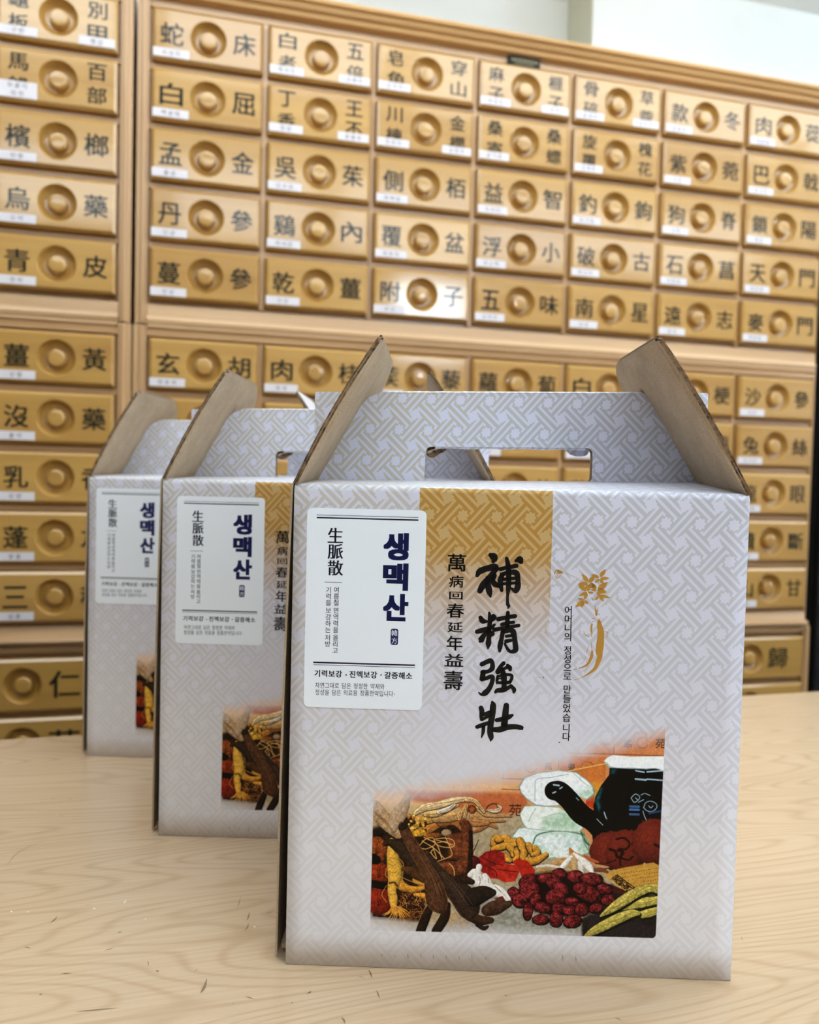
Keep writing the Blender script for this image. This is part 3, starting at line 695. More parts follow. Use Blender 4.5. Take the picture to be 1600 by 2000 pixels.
    # turmeric knuckles
    for q in (C((15, 230, 26), (40, 170, 30), (70, 200, 26)), C((60, 190, 28), (130, 170, 26), (170, 200, 22)), C((140, 205, 26), (200, 210, 26), (235, 200, 16)), C((15, 275, 22), (110, 250, 32), (230, 230, 20)), C((160, 260, 26), (200, 300, 32), (200, 330, 22)), C((230, 300, 26), (240, 350, 26), (200, 385, 16)), C((100, 320, 24), (140, 360, 34), (170, 380, 22)),
              C((260, 200, 34), (280, 250, 38), (285, 285, 22)), C((300, 310, 36), (290, 350, 30), (290, 380, 20)), C((340, 240, 26), (370, 290, 34), (400, 310, 24)), C((400, 270, 28), (420, 310, 30), (380, 330, 20)), C((335, 380, 32), (400, 385, 36), (500, 330, 22))):
        P.tube([(x, y + 3, r + 2.5) for x, y, r in q], (64, 36, 14), .1); P.tube(q, (210, 152, 62), .22, .5)
    # red bark
    P.poly([(610, 760), (640, 735), (690, 722), (735, 740), (745, 800), (720, 870), (650, 866), (606, 812)], (140, 32, 28), 3, .22)
    P.poly([(668, 812), (720, 790), (790, 800), (814, 832), (792, 882), (740, 888), (700, 868)], (172, 46, 32), 3, .16)
    P.poly([(778, 784), (800, 768), (850, 778), (892, 826), (884, 862), (830, 872), (812, 830)], (170, 42, 26), 3, .12)
    for q in (((625, 760), (680, 790), (730, 800)), ((640, 800), (690, 830), (700, 860)), ((700, 820), (760, 830), (808, 835)), ((560, 770), (600, 790))): P.line(q, 2.5, (78, 16, 16), .8)
    P.blob(580, 785, 34, 34, 0, (96, 26, 28), .4)
    # jujubes
    P.poly(C((300, 520), (600, 480), (1000, 530), (1110, 700), (1000, 840), (820, 900), (560, 900), (330, 820), (260, 640)), (30, 10, 12), 14, .1)
    for cx, cy, rx, ry, an in ((500, 545, 85, 42, -5), (620, 515, 66, 62, 0), (770, 530, 74, 56, 0), (920, 552, 98, 56, 5), (340, 580, 84, 66, -20), (352, 655, 94, 82, -15), (600, 610, 105, 52, 25), (640, 640, 80, 50, 30), (205, 680, 54, 54, 0), (262, 752, 70, 62, 25), (1040, 645, 72, 48, 10), (880, 680, 145, 74, 28), (810, 640, 60, 50, 20),
                               (590, 725, 94, 78, 0), (745, 760, 70, 40, 10), (1072, 745, 66, 48, -10), (415, 745, 58, 58, 0), (470, 812, 76, 50, 15), (960, 820, 62, 44, -15), (620, 820, 66, 44, 0), (720, 840, 60, 44, 0), (832, 832, 62, 58, 0), (340, 850, 42, 80, 5), (600, 920, 60, 74, 5), (750, 940, 84, 60, -10), (458, 925, 76, 48, 0)):
        (x, y), = C((cx, cy)); rx *= .5484; ry *= .5484
        P.blob(x, y + 2, rx + 3, ry + 3, an, (26, 8, 10), .1); P.blob(x, y, rx, ry, an, (118, 40, 42), .7, 2, 1, .3)
        for k in range(7):
            a = rng.uniform(0, 6.28); q = rng.uniform(.1, .7); px, py = x + rx * q * math.cos(a), y + ry * q * math.sin(a); b = rng.uniform(0, 3)
            P.line([(px, py), (px + 9 * math.cos(b), py + 9 * math.sin(b)), (px + 15 * math.cos(b + .6), py + 15 * math.sin(b + .6))], 1.4, (70, 12, 18), .7, 2)
            P.blob(px - 4, py - 4, 3.5, 2.4, 0, (196, 88, 84), .2, 2, .45, .9)
    # liquorice slices
    for q in (C((1390, 880, 36), (1460, 860, 40), (1535, 840, 32)), C((1190, 830, 14), (1300, 790, 40), (1420, 765, 44), (1540, 745, 34)), C((1005, 893, 9), (1090, 835, 34), (1200, 760, 48), (1330, 680, 46), (1450, 640, 36), (1540, 650, 44)), C((850, 1092, 8), (930, 1040, 34), (1050, 975, 46), (1180, 910, 46), (1290, 870, 36), (1350, 868, 20))):
        P.tube([(x + 3, y + 9, r + 2) for x, y, r in q], (34, 36, 18), .1); P.tube(q, (196, 182, 96), .34, .62)
        for k in range(5): P.line([(x + rng.uniform(-6, 6), y + rng.uniform(-.7, .7) * r) for x, y, r in q], 1.5, (132, 116, 50), .5)
    # left side: pale antler, mushrooms, ginseng bundle
    P.poly(A((30, 560), (440, 420), (1000, 450), (1170, 900), (1120, 1120), (640, 1320), (640, 1600), (30, 1560)), (44, 28, 18), 16, .3)
    P.tube(A((330, 620, 55), (230, 520, 80), (60, 340, 95)), (188, 154, 114), .25, .62); P.tube(A((260, 560, 60), (330, 420, 85), (400, 300, 60), (430, 220, 34)), (184, 156, 126), .2, .66)
    P.line(A((70, 380), (200, 500), (300, 640)), 7, (110, 86, 62), .5)
    for cx, cy, rx, ry, c in ((95, 800, 115, 150, (150, 78, 36)), (115, 1060, 120, 125, (152, 60, 28)), (120, 1370, 165, 165, (138, 44, 24))):
        (x, y), = A((cx, cy)); P.blob(x, y, rx * .4516, ry * .4516, 0, c, .35, 3, 1, .5)
        for k in range(7):
            a0 = -1.2 + k * .32; P.line([(x - 8, y + 25), (x + rx * .3 * math.cos(a0 - .5), y + ry * .3 * math.sin(a0 - .5)), (x + rx * .42 * math.cos(a0 - .5), y + ry * .42 * math.sin(a0 - .5))], 1.5, (60, 22, 12), .6)
    P.blob(*A((55, 900))[0], 40, 26, 20, (20, 12, 10), .1); P.blob(*A((110, 1190))[0], 70, 20, 10, (24, 12, 8), .1); P.blob(*A((95, 610))[0], 36, 14, 10, (34, 26, 18), .6)
    for q, c in ((A((500, 610, 40), (620, 590, 52), (780, 520, 34), (860, 530, 20)), (186, 126, 64)), (A((820, 480, 60), (960, 470, 55), (1060, 560, 40), (1100, 640, 20)), (176, 112, 62)), (A((540, 520, 40), (560, 470, 55), (700, 450, 50), (800, 410, 30)), (206, 158, 84)), (A((760, 440, 55), (900, 430, 60), (1040, 400, 40), (1090, 310, 22)), (208, 166, 108)),
                 (A((1150, 600, 16), (1240, 560, 34), (1340, 510, 30), (1430, 555, 12)), (184, 130, 84)), (A((1160, 430, 36), (1280, 450, 44), (1400, 470, 26), (1520, 480, 10)), (196, 152, 102)), (A((1050, 480, 30), (1180, 500, 40), (1330, 500, 24)), (188, 134, 84)), (A((1150, 330, 20), (1230, 350, 26), (1330, 410, 26), (1590, 430, 7)), (208, 172, 122)),
                 (A((640, 400, 30), (760, 390, 40), (900, 330, 34), (990, 300, 18)), (222, 190, 130)), (A((520, 390, 22), (620, 330, 40), (780, 300, 40), (960, 250, 36), (1130, 232, 22)), (236, 210, 162)), (A((1090, 240, 24), (1190, 260, 22), (1290, 380, 14)), (226, 196, 146)), (A((780, 380, 20), (880, 350, 26), (960, 300, 14)), (238, 232, 220)),
                 (A((1000, 430, 16), (1030, 380, 20), (1010, 460, 16)), (226, 190, 130)), (A((1070, 440, 14), (1090, 360, 18), (1100, 310, 12)), (228, 192, 132)), (A((1310, 360, 8), (1420, 370, 24), (1470, 340, 18), (1440, 310, 12)), (222, 206, 182))):
        P.tube([(x, y + 2, r + 2) for x, y, r in q], (96, 56, 24), .1, .5, 0, .8); P.tube(q, c, .22, .6)
        for k in range(3): P.line([(x + rng.uniform(-4, 4), y + rng.uniform(-.6, .6) * r) for x, y, r in q], 1.3, (120, 74, 34), .5)
    P.blob(*A((1150, 350))[0], 24, 22, 0, (150, 84, 46), .5); P.line(A((1110, 340), (1150, 310), (1200, 350), (1170, 400)), 2.5, (70, 36, 20), .8)
    for k in range(34):  # knotted root heads
        x, y = rng.uniform(450, 640), rng.uniform(420, 640); P.blob(*A((x, y))[0], rng.uniform(7, 16), rng.uniform(5, 11), rng.uniform(0, 180), [(214, 164, 70), (70, 46, 22), (186, 120, 50), (232, 190, 90)][k % 4], .4)
    P.blob(*A((560, 610))[0], 38, 18, -10, (224, 172, 58), .4); P.blob(*A((720, 640))[0], 45, 14, -5, (150, 90, 44), .4); P.blob(*A((870, 610))[0], 26, 18, 0, (168, 142, 112), .2)
    # velvet antler standing
    P.poly(A((880, 640), (1050, 600), (1040, 900), (900, 900)), (112, 62, 36), 8, .25)
    P.tube(A((760, 1000, 60), (880, 1010, 85), (1020, 1020, 95), (1090, 900, 78), (1100, 700, 66), (1090, 540, 60), (1035, 490, 30)), (112, 62, 36), .5, .35, .12)
    P.tube(A((1130, 1050, 30), (1140, 800, 22), (1140, 600, 20)), (40, 24, 20), .3)
    for q in (A((570, 750), (640, 680), (720, 670), (740, 740), (640, 790), (560, 770)), A((740, 680), (860, 670), (950, 700), (940, 770), (800, 760), (720, 700)), A((720, 770), (760, 900), (700, 830), (730, 790)), A((600, 700), (740, 790), (850, 900)), A((860, 660), (920, 800), (920, 870), (740, 940)), A((690, 830), (700, 920), (740, 960)), A((900, 950), (950, 1010), (965, 1110)), A((620, 660), (760, 740), (820, 900)), A((760, 690), (900, 730), (940, 740)), A((770, 720), (860, 710), (930, 760))):
        P.line(q, 2.6, (214, 166, 96), .9, 8)
    P.line(A((1228, 690), (1195, 770), (1165, 830)), 2.0, (40, 32, 24), .9)
    # ginseng root
    for k in range(90):
        x, y = rng.uniform(330, 720), rng.uniform(1230, 1580); a = rng.uniform(-1, 3.6); l = rng.uniform(40, 130)
        P.line(A((x, y), (x + l * .5 * math.cos(a), y + l * .5 * math.sin(a)), (x + l * math.cos(a + .5), y + l * math.sin(a + .5))), rng.uniform(1.0, 1.9), [(178, 104, 48), (206, 150, 80), (140, 80, 34)][k % 3], .85, 3)
    for k in range(70):
        x, y = rng.uniform(740, 1400), rng.uniform(1480, 1680); a = rng.uniform(-.6, 3.6); l = rng.uniform(40, 110)
        P.line(A((x, y), (x + l * .5 * math.cos(a), y + l * .5 * math.sin(a)), (x + l * math.cos(a + .6), y + l * math.sin(a + .6))), 1.4, [(206, 150, 88), (222, 180, 120), (190, 120, 60)][k % 3], .7, 3)
    P.tube(A((330, 880, 16), (370, 1000, 18), (360, 1150, 12)), (120, 96, 40), .4)
    P.tube(A((520, 1140, 30), (600, 1180, 40), (650, 1230, 24)), (196, 140, 58), .3, .55); P.tube(A((520, 1300, 20), (620, 1310, 32), (680, 1310, 24)), (214, 152, 62), .25, .55)
    P.tube(A((310, 1140, 60), (400, 1220, 48), (520, 1240, 34), (640, 1220, 20)), (206, 146, 56), .3, .5)
    P.tube(A((258, 690, 26), (265, 840, 62), (285, 1000, 76), (292, 1130, 74), (262, 1230, 50), (275, 1340, 50), (285, 1440, 36)), (226, 176, 74), .22, .55)
    for y in (880, 960, 1040, 1180, 1290): P.line(A((225, y), (270, y + 14), (310, y + 6)), 1.6, (140, 92, 34), .6)
    P.line(A((240, 1170), (290, 1165), (320, 1200)), 5, (70, 44, 22), .85)
    for k in range(16):
        a = 2.3 - k * .13; l = rng.uniform(110, 190); x, y = 270 + k * 4, 1440 + rng.uniform(-15, 15)
        P.tube(A((x, y, 11), (x + l * .5 * math.cos(a), y + l * .55 * math.sin(a), 7), (x + l * math.cos(a + .15), y + l * math.sin(a + .15), 3)), (222, 158, 66), .2, .6)
    for q in (A((200, 1010), (190, 1080), (215, 1110)), A((200, 1200), (150, 1300), (200, 1380)), A((350, 900), (390, 960), (380, 1140), (420, 1190)), A((360, 1100), (500, 1160), (620, 1180))): P.line(q, 2.0, (206, 156, 80), .85)
    # white fungus
    for q in (A((1130, 1080, 26), (1190, 1060, 46), (1210, 1180, 40)), A((1235, 990, 34), (1225, 1060, 30), (1240, 1120, 40)), A((1300, 1090, 30), (1320, 1140, 44), (1350, 1230, 46)), A((1200, 1150, 50), (1330, 1220, 60), (1450, 1280, 44), (1560, 1380, 22)), A((1420, 1200, 16), (1500, 1260, 26), (1580, 1350, 14))): P.tube(q, (234, 230, 226), .1, .72)
    for q in (A((1240, 1100), (1250, 1150), (1235, 1210)), A((1340, 1120), (1345, 1170)), A((1420, 1210), (1480, 1270))): P.line(q, 2.0, (140, 110, 90), .7)
    P.poly(A((1410, 1340), (1500, 1320), (1540, 1380), (1440, 1400)), (104, 52, 44), 3, .2)
    # dark antler in front
    P.tube(A((180, 735, 26), (250, 720, 42), (350, 780, 66), (450, 890, 56), (560, 990, 40)), (58, 44, 30), .3, .4, .2)
    P.tube(A((400, 1010, 30), (520, 1060, 60), (620, 1110, 60)), (88, 58, 34), .35, .45)
    P.tube(A((980, 1120, 36), (1080, 1140, 44), (1160, 1160, 30)), (52, 34, 26), .3)
    for q in (A((690, 1450, 40), (640, 1560, 52), (580, 1720, 54)), A((880, 1420, 40), (850, 1560, 54), (760, 1710, 54))):
        P.tube([(x, y, r + 3) for x, y, r in q], (196, 158, 112), .1, .6, 0, .6); P.tube(q, (46, 34, 26), .25, .4)
    P.tube(A((1120, 1540, 50), (1250, 1590, 56), (1370, 1590, 36)), (66, 46, 34), .3, .45); P.tube(A((1220, 1640, 24), (1290, 1680, 26), (1335, 1660, 16)), (48, 36, 28), .3)
    P.tube(A((1330, 1480, 66), (1420, 1450, 84), (1500, 1430, 56), (1575, 1405, 34)), (78, 54, 40), .35, .35, .25)
    P.tube(A((650, 850, 40), (740, 990, 62), (850, 1130, 80), (960, 1240, 110), (1060, 1330, 140), (1120, 1440, 130), (1140, 1530, 60)), (62, 47, 37), .3, .42, .22)
    P.tube(A((1180, 1330, 110), (1290, 1290, 86), (1390, 1280, 40)), (46, 36, 31), .2, .4)
    P.tube(A((390, 545, 58), (450, 680, 66), (540, 830, 70), (620, 970, 72), (700, 1110, 84), (740, 1240, 110), (770, 1370, 118), (810, 1450, 66)), (94, 62, 42), .3, .42, .28)
    P.blob(*A((388, 540))[0], 26, 16, -30, (46, 34, 24), .2)
    for k in range(26):
        o = rng.uniform(-.7, .8); P.line(A((560 + o * 60, 860), (690 + o * 75, 1090), (760 + o * 100, 1300)), 1.2, (48, 30, 20) if k % 2 else (140, 98, 66), .4, 4)
        P.line(A((800 + o * 60, 1050), (960 + o * 100, 1230), (1090 + o * 110, 1420)), 1.2, (30, 22, 18) if k % 2 else (120, 96, 76), .4, 4)
    # soft vignette of the print
    top = np.interp(u, [55, 350, 600, 800, 1000, 1200, 1400, 1541], [400, 350, 318, 285, 235, 165, 120, 85]) + 26 * P.n3
    a = np.clip((v - top) / np.interp(u, [55, 600, 1541], [170, 150, 110]), 0, 1); a = a * a * (3 - 2 * a)
    le = 75 - (v - 450) * .026; re = 1533 - (v - 150) * .032
    a *= np.clip((u - le) / 2.5, 0, 1) * np.clip((re - u) / 2.5, 0, 1)
    bot = 1130 + (u - 62) * .029; a *= np.clip((bot - v) / 2.5, 0, 1)
    fade = np.clip((v - np.interp(u, [60, 300, 500, 1100, 1300], [1030, 1085, 1080, 1120, 1300])) / 70, 0, 1); ink_dark = P.c.mean(-1) < .22
    a *= 1 - .85 * fade * (~ink_dark)
    d = np.hypot(np.clip(u - (re - 22), 0, None), np.clip(v - (bot - 22), 0, None)); a *= np.clip((22 - d) / 2.5, 0, 1) 
    P.c = (P.c - .42) * 1.14 + .41 + .05 * P.n1[..., None]   # contrast of the print
    out = np.dstack([np.clip(P.c, 0, 1), a]).astype(np.float32)[::-1]
    cr = lambda uu, vv: rect(700 + uu / 2.5806, 1380 + vv / 2.5806)
    return to_image('herb_print', out, 'sRGB'), cr(P.U0, P.V1), cr(P.U1, P.V1), cr(P.U0, P.V0)
PIC, pBL, pBR, pTL = herb_picture()

def print_mat(name, front):
    """glossy lavender-white card with the fret pattern; the front adds the gold band and the herb picture"""
    m, nt, b = newmat(name)
    uv = N(nt, 'ShaderNodeUVMap', uv_map='print').outputs[0]
    sp = N(nt, 'ShaderNodeSeparateXYZ'); L(nt, uv, sp.inputs[0]); x, z = sp.outputs[0], sp.outputs[1]
    def affine(o, e1, e2, k=1.0):
        """coordinates of the point in the basis e1, e2 at o"""
        D = np.linalg.inv(np.array([e1, e2]).T) * k
        xs = MATH(nt, 'SUBTRACT', x, float(o[0])); zs = MATH(nt, 'SUBTRACT', z, float(o[1]))
        r = [MATH(nt, 'ADD', MATH(nt, 'MULTIPLY', xs, float(D[i, 0])), MATH(nt, 'MULTIPLY', zs, float(D[i, 1]))) for i in (0, 1)]
        c = N(nt, 'ShaderNodeCombineXYZ'); L(nt, r[0], c.inputs[0]); L(nt, r[1], c.inputs[1]); return c.outputs[0]
    ti = N(nt, 'ShaderNodeTexImage', image=TILE, extension='REPEAT', interpolation='Linear')
    L(nt, affine((0.1640, 0.2734), (0.0087, -0.0104), (0.0104, 0.0102), 0.5), ti.inputs[0])
    fret = ti.outputs[0]
    lightc, darkc, darkb = lin((213, 213, 228)), lin((184, 184, 190)), lin((193, 188, 178))
    n = NOISE(nt, uv, 900.0, 2.0)
    if front: lightc = MIX(nt, MATH(nt, 'MULTIPLY_ADD', z, -9.0, 1.6, clamp=True), lightc, lin((228, 227, 233)))
    dk = MIX(nt, MATH(nt, 'MULTIPLY', MATH(nt, 'SUBTRACT', 0.16, x), 9.0, clamp=True), darkc, darkb)
    if front:
        k = MATH(nt, 'MAXIMUM', 0.2, MATH(nt, 'MULTIPLY_ADD', z, 3.2, 0.02, clamp=True))
        cx = MATH(nt, 'DIVIDE', MATH(nt, 'SUBTRACT', x, 0.128), 0.085); cz = MATH(nt, 'DIVIDE', MATH(nt, 'SUBTRACT', z, 0.126), 0.050)
        rr = MATH(nt, 'SQRT', MATH(nt, 'ADD', MATH(nt, 'MULTIPLY', cx, cx), MATH(nt, 'MULTIPLY', cz, cz)))
        k = MATH(nt, 'MULTIPLY', k, MATH(nt, 'MULTIPLY_ADD', MATH(nt, 'SUBTRACT', rr, 0.45, clamp=True), 1.6, 0.22, clamp=True))
        dk = MIX(nt, k, lightc, dk)
    col = MIX(nt, fret, dk, lightc)
    if front:
        gz = MATH(nt, 'DIVIDE', MATH(nt, 'SUBTRACT', z, 0.186), 0.058, clamp=True)
        gz = MATH(nt, 'SMOOTH_MIN', gz, 1.0, 0.1)
        gx = MATH(nt, 'MULTIPLY', MATH(nt, 'GREATER_THAN', x, 0.0715), MATH(nt, 'LESS_THAN', x, 0.1470))
        tz = MATH(nt, 'LESS_THAN', z, 0.2795)
        g = MATH(nt, 'MULTIPLY', MATH(nt, 'MULTIPLY', gx, gz), tz)
        col = MIX(nt, g, col, MIX(nt, fret, lin((178, 133, 60)), lin((196, 164, 110))))
        pi = N(nt, 'ShaderNodeTexImage', image=PIC, extension='CLIP', interpolation='Cubic')
        L(nt, affine(pBL, np.subtract(pBR, pBL), np.subtract(pTL, pBL)), pi.inputs[0])
        col = MIX(nt, pi.outputs['Alpha'], col, pi.outputs['Color'])
    L(nt, MIX(nt, MATH(nt, 'MULTIPLY', n, 0.10), col, (0.80, 0.80, 0.82, 1), 'MULTIPLY'), b.inputs['Base Color'])
    b.inputs['Roughness'].default_value = 0.36; b.inputs['Specular IOR Level'].default_value = 0.16 if front else 0.3
    bp = N(nt, 'ShaderNodeBump'); bp.inputs['Strength'].default_value = 0.06; bp.inputs['Distance'].default_value = 0.0006
    L(nt, NOISE(nt, uv, 220.0, 3.0), bp.inputs['Height']); L(nt, bp.outputs[0], b.inputs['Normal'])
    return m
M['front'] = print_mat('printed_front', True); M['card'] = print_mat('printed_card', False)

# ------------------------------------------------------------------ gift box
UVXZ = lambda co: (co.x, co.z)
def rise(x): return 0.0023 + 0.0042 * (x / BOX_W)
def front_sheet():
    """front panel folded over into the front half of the lid, one continuous sheet with a rounded fold"""
    nx = 26; prof = []
    for z in np.linspace(0, BOX_H - .004, 16): prof.append((0.0, z, 0.0))
    for a in np.linspace(0, math.pi / 2, 7)[1:]: prof.append((.0032 * (1 - math.cos(a)), BOX_H - .004 + .0032 * math.sin(a) + .0008 * a / 1.57, 0.0))
    for y in np.linspace(.008, HY - .0005, 10): prof.append((y, BOX_H, (y - .004) / (HY - .004)))
    V = []; uvs = []
    for i in range(nx + 1):
        x = BOX_W * i / nx; s = 0; py = pz = None
        for j, (y, z, r) in enumerate(prof):
            zz = z + r * rise(x) + (.0003 * math.sin(x * 95) * min(1, r * 4) * (1 - r))
            yy = y
            if py is not None: s += math.hypot(y - py, z - pz)
            py, pz = y, z; V.append((x, yy, zz)); uvs.append((x, s))
    m_ = len(prof); F = [(i * m_ + j, (i + 1) * m_ + j, (i + 1) * m_ + j + 1, i * m_ + j + 1) for i in range(nx) for j in range(m_ - 1)]
    nf = len(F)
    # inner kraft side
    t = .0026; b = len(V)
    for i in range(nx + 1):
        for j, (y, z, r) in enumerate(prof): 
            v = V[i * m_ + j]; V.append((v[0], max(v[1], 0) + t * (1 if j < 20 else 0.3), v[2] - t * (0 if j < 16 else 1))); uvs.append(uvs[i * m_ + j])
    F += [(b + f[0], b + f[3], b + f[2], b + f[1]) for f in F[:nf]]
    for j in range(m_ - 1):
        F.append((j, j + 1, b + j + 1, b + j)); q = nx * m_; F.append((q + j, b + q + j, b + q + j + 1, q + j + 1))
    for i in range(nx):
        F.append((i * m_, b + i * m_, b + (i + 1) * m_, (i + 1) * m_)); e = m_ - 1; F.append((i * m_ + e, (i + 1) * m_ + e, b + (i + 1) * m_ + e, b + i * m_ + e))
    mi = [0] * nf + [1] * nf + [2] * (len(F) - 2 * nf)
    me = mesh('front_panel', V, F, [M['front'], M['kraft'], M['edge']], mi, [True] * nf + [False] * (len(F) - nf))
    l = me.uv_layers.new(name='print')
    for p in me.polygons:
        for li in p.loop_indices: l.data[li].uv = uvs[me.loops[li].vertex_index]
    return me

def sheet(name, outer, holes, t, mats, place, uvf, bev=.0003):
    """flat card cut to an outline with holes, thickness t; place maps (a, b, depth) to box space"""
    cu = bpy.data.curves.new('s', 'CURVE'); cu.dimensions = '2D'; cu.fill_mode = 'BOTH'; cu.extrude = t / 2; cu.resolution_u = 1
    for lp in [outer] + holes:
        sp = cu.splines.new('POLY'); sp.points.add(len(lp) - 1); sp.use_cyclic_u = True
        for q, (a, b_) in zip(sp.points, lp): q.co = (a, b_, 0, 1)
    o = bpy.data.objects.new('s', cu); COL.objects.link(o); bpy.context.view_layer.update()
    me = bpy.data.meshes.new_from_object(o); bpy.data.objects.remove(o); bpy.data.curves.remove(cu)
    me.name = name
    bm = bmesh.new(); bm.from_mesh(me); bmesh.ops.remove_doubles(bm, verts=bm.verts, dist=1e-6); bmesh.ops.recalc_face_normals(bm, faces=bm.faces)
    bm.to_mesh(me); bm.free(); me.materials.clear()
    for q in mats: me.materials.append(q)
    mi = []
    for p in me.polygons: mi.append(0 if p.normal.z > .7 else (1 if p.normal.z < -.7 else 2))
    me.polygons.foreach_set('material_index', mi); me.polygons.foreach_set('use_smooth', [False] * len(mi))
    flat = [(v.co.x, v.co.y, v.co.z) for v in me.vertices]
    l = me.uv_layers.new(name='print')
    for p in me.polygons:
        for li in p.loop_indices: a, b_, _ = flat[me.loops[li].vertex_index]; l.data[li].uv = uvf(a, b_)
    for v, f in zip(me.vertices, flat): v.co = place(*f)
    me.update(); return me

def rounded(P, rs, n=6):
    """polygon with each corner rounded by its own radius"""
    out = []; k = len(P)
    for i in range(k):
        p = np.array(P[i], float); r = rs[i]
        if r <= 0: out.append(tuple(p)); continue
        a = np.array(P[i - 1]) - p; b_ = np.array(P[(i + 1) % k]) - p; la, lb = np.linalg.norm(a), np.linalg.norm(b_)
        d = min(r, la * .48, lb * .48); s, e = p + a / la * d, p + b_ / lb * d
        for t in np.linspace(0, 1, n): out.append(tuple((1 - t) ** 2 * s + 2 * t * (1 - t) * p + t * t * e))
    return out

def ragged(p, q, n, amp):
    p, q = np.array(p), np.array(q); d = q - p; nn = np.array((-d[1], d[0])) / np.linalg.norm(d)
    return [tuple(p + d * t + nn * (random.uniform(-amp, amp) if 0 < t < 1 else 0)) for t in np.linspace(0, 1, n)]

BOXMESH = {}
def build_box():
    bx = empty('gift_box')
    link('front_panel', front_sheet(), bx)
    # right side wall, back wall, rear half of the lid, bottom
    MB().box(BOX_W - .0028, BOX_W, .0030, BOX_D - .003, 0, BOX_H - .002).build('side_panel', M['card'], bx, .0004, lambda c: (c.y, c.z))
    MB().box(0, BOX_W, BOX_D - .0028, BOX_D, 0, BOX_H - .001).build('back_panel', M['card'], bx, .0004, UVXZ)
    MB().box(.004, BOX_W - .003, .0032, BOX_D - .003, 0, .0025).build('bottom_panel', M['kraft'], bx)
    V = []; nx = 12
    for i in range(nx + 1):
        x = BOX_W * i / nx; r = rise(x)
        V += [(x, HY + .0060, BOX_H + r), (x, BOX_D, BOX_H), (x, BOX_D, BOX_H - .0026), (x, HY + .0060, BOX_H + r - .0026)]
    F = [(4 * i + a, 4 * i + (a + 1) % 4, 4 * i + 4 + (a + 1) % 4, 4 * i + 4 + a) for i in range(nx) for a in range(4)] + [(0, 3, 2, 1), (4 * nx, 4 * nx + 1, 4 * nx + 2, 4 * nx + 3)]
    me = mesh('lid_panel', V, F, M['card'], uv=lambda c: (c.x, c.y)); link('lid_panel', me, bx)
    # left side wall stands away from the front panel, open towards the bottom
    V = []; F = []; ny = 10; nz = 14
    def lp(y, z, o):
        k = 1 - z / BOX_H
        return (-.0008 - .0052 * k - .0010 * math.sin(k * 3.1) - o, .0012 + y + .0050 * k * (1 - y / BOX_D), z + .0015 * k)
    for o in (0, .0013):
        for i in range(nz + 1):
            for j in range(ny + 1): V.append(lp((BOX_D - .003) * j / ny, BOX_H * i / nz, o))
    q = (nz + 1) * (ny + 1); I = []
    for o in (0, q):
        for i in range(nz):
            for j in range(ny):
                a = o + i * (ny + 1) + j; f = (a, a + 1, a + ny + 2, a + ny + 1); F.append(f if o == 0 else f[::-1]); I.append(1 if o == 0 else 0)
    for i in range(nz):
        for j in (0, ny): a = i * (ny + 1) + j; f = (a, a + ny + 1, q + a + ny + 1, q + a); F.append(f if j == 0 else f[::-1]); I.append(1)
    for j in range(ny):
        for i in (0, nz): a = i * (ny + 1) + j; f = (a, q + a, q + a + 1, a + 1); F.append(f if i == 0 else f[::-1]); I.append(2)
    me = mesh('side_panel', V, F, [M['card'], M['kraft'], M['edge']], I, uv=lambda c: (c.y, c.z)); link('side_panel', me, bx)
    MB().box(-.0040, -.0012, .010, BOX_D - .012, .0035, .0060).build('bottom_tab', M['kraft'], bx)
    # carrying handle: two printed sheets back to back
    ex = BOX_W
    base = lambda x: BOX_H + rise(x) - .0010
    top = lambda x: .3400 + .0047 * x / ex
    outl = [(0.0004, base(0)), (ex - .0004, base(ex))] + [(ex - .0002, top(ex) - .001), (ex - .0012, top(ex))] + \
           [(.2290, top(.229)), (.2303, .3338), (.2215, .3405), (.2145, top(.2145)), (.0436, top(.0436)), (.0360, .3372), (.0276, .3293), (.0292, top(.029)), (.0010, top(0)), (0.0, top(0) - .001)]
    hz = lambda x: BOX_H + rise(x) - .0002
    hole = rounded([(.0736, hz(.0736)), (.1833, hz(.1833)), (.1833, .3072), (.0736, .3056)], [.0030, .0030, .0048, .0048], 7)
    for k, (dy, nm) in enumerate(((-.0011, 'front'), (.0045, 'rear'))):
        mats = [M['card'], M['kraft'], M['edge']] if k == 0 else [M['kraft'], M['card'], M['edge']]
        me = sheet('handle_panel', outl, [hole], .0020, mats, lambda a, b_, c, dy=dy: (a, HY + dy - c, b_), lambda a, b_: (a - .0170, b_ - .052))
        link('handle_panel', me, bx)
    MB().box(.004, .027, HY + .0004, HY + .0030, BOX_H + .04, top(0) - .0010).build('handle_core', M['edge'], bx)
    MB().box(ex - .027, ex - .002, HY + .0004, HY + .0030, BOX_H + .04, top(ex) - .0012).build('handle_core', M['edge'], bx)
    # ridge fold joining the sheets
    V = []; F = []; n = 5; xs = np.linspace(.0440, .2140, 22)
    for x in xs:
        for a in np.linspace(0, math.pi, n + 1): V.append((x, HY + .0017 - .0041 * math.cos(a), top(x) - .0004 + .0012 * math.sin(a) + .00012 * math.sin(x * 400)))
    F = [(i * (n + 1) + j, (i + 1) * (n + 1) + j, (i + 1) * (n + 1) + j + 1, i * (n + 1) + j + 1) for i in range(len(xs) - 1) for j in range(n)]
    link('handle_ridge', mesh('handle_ridge', V, F, M['card'], smooth=True, uv=lambda c: (c.x - .017, c.z - .052)), bx)
    # punched-out flap folded up behind the opening, with torn ends
    V = []; F = []; xs = np.linspace(.0800, .1790, 24); n = 6
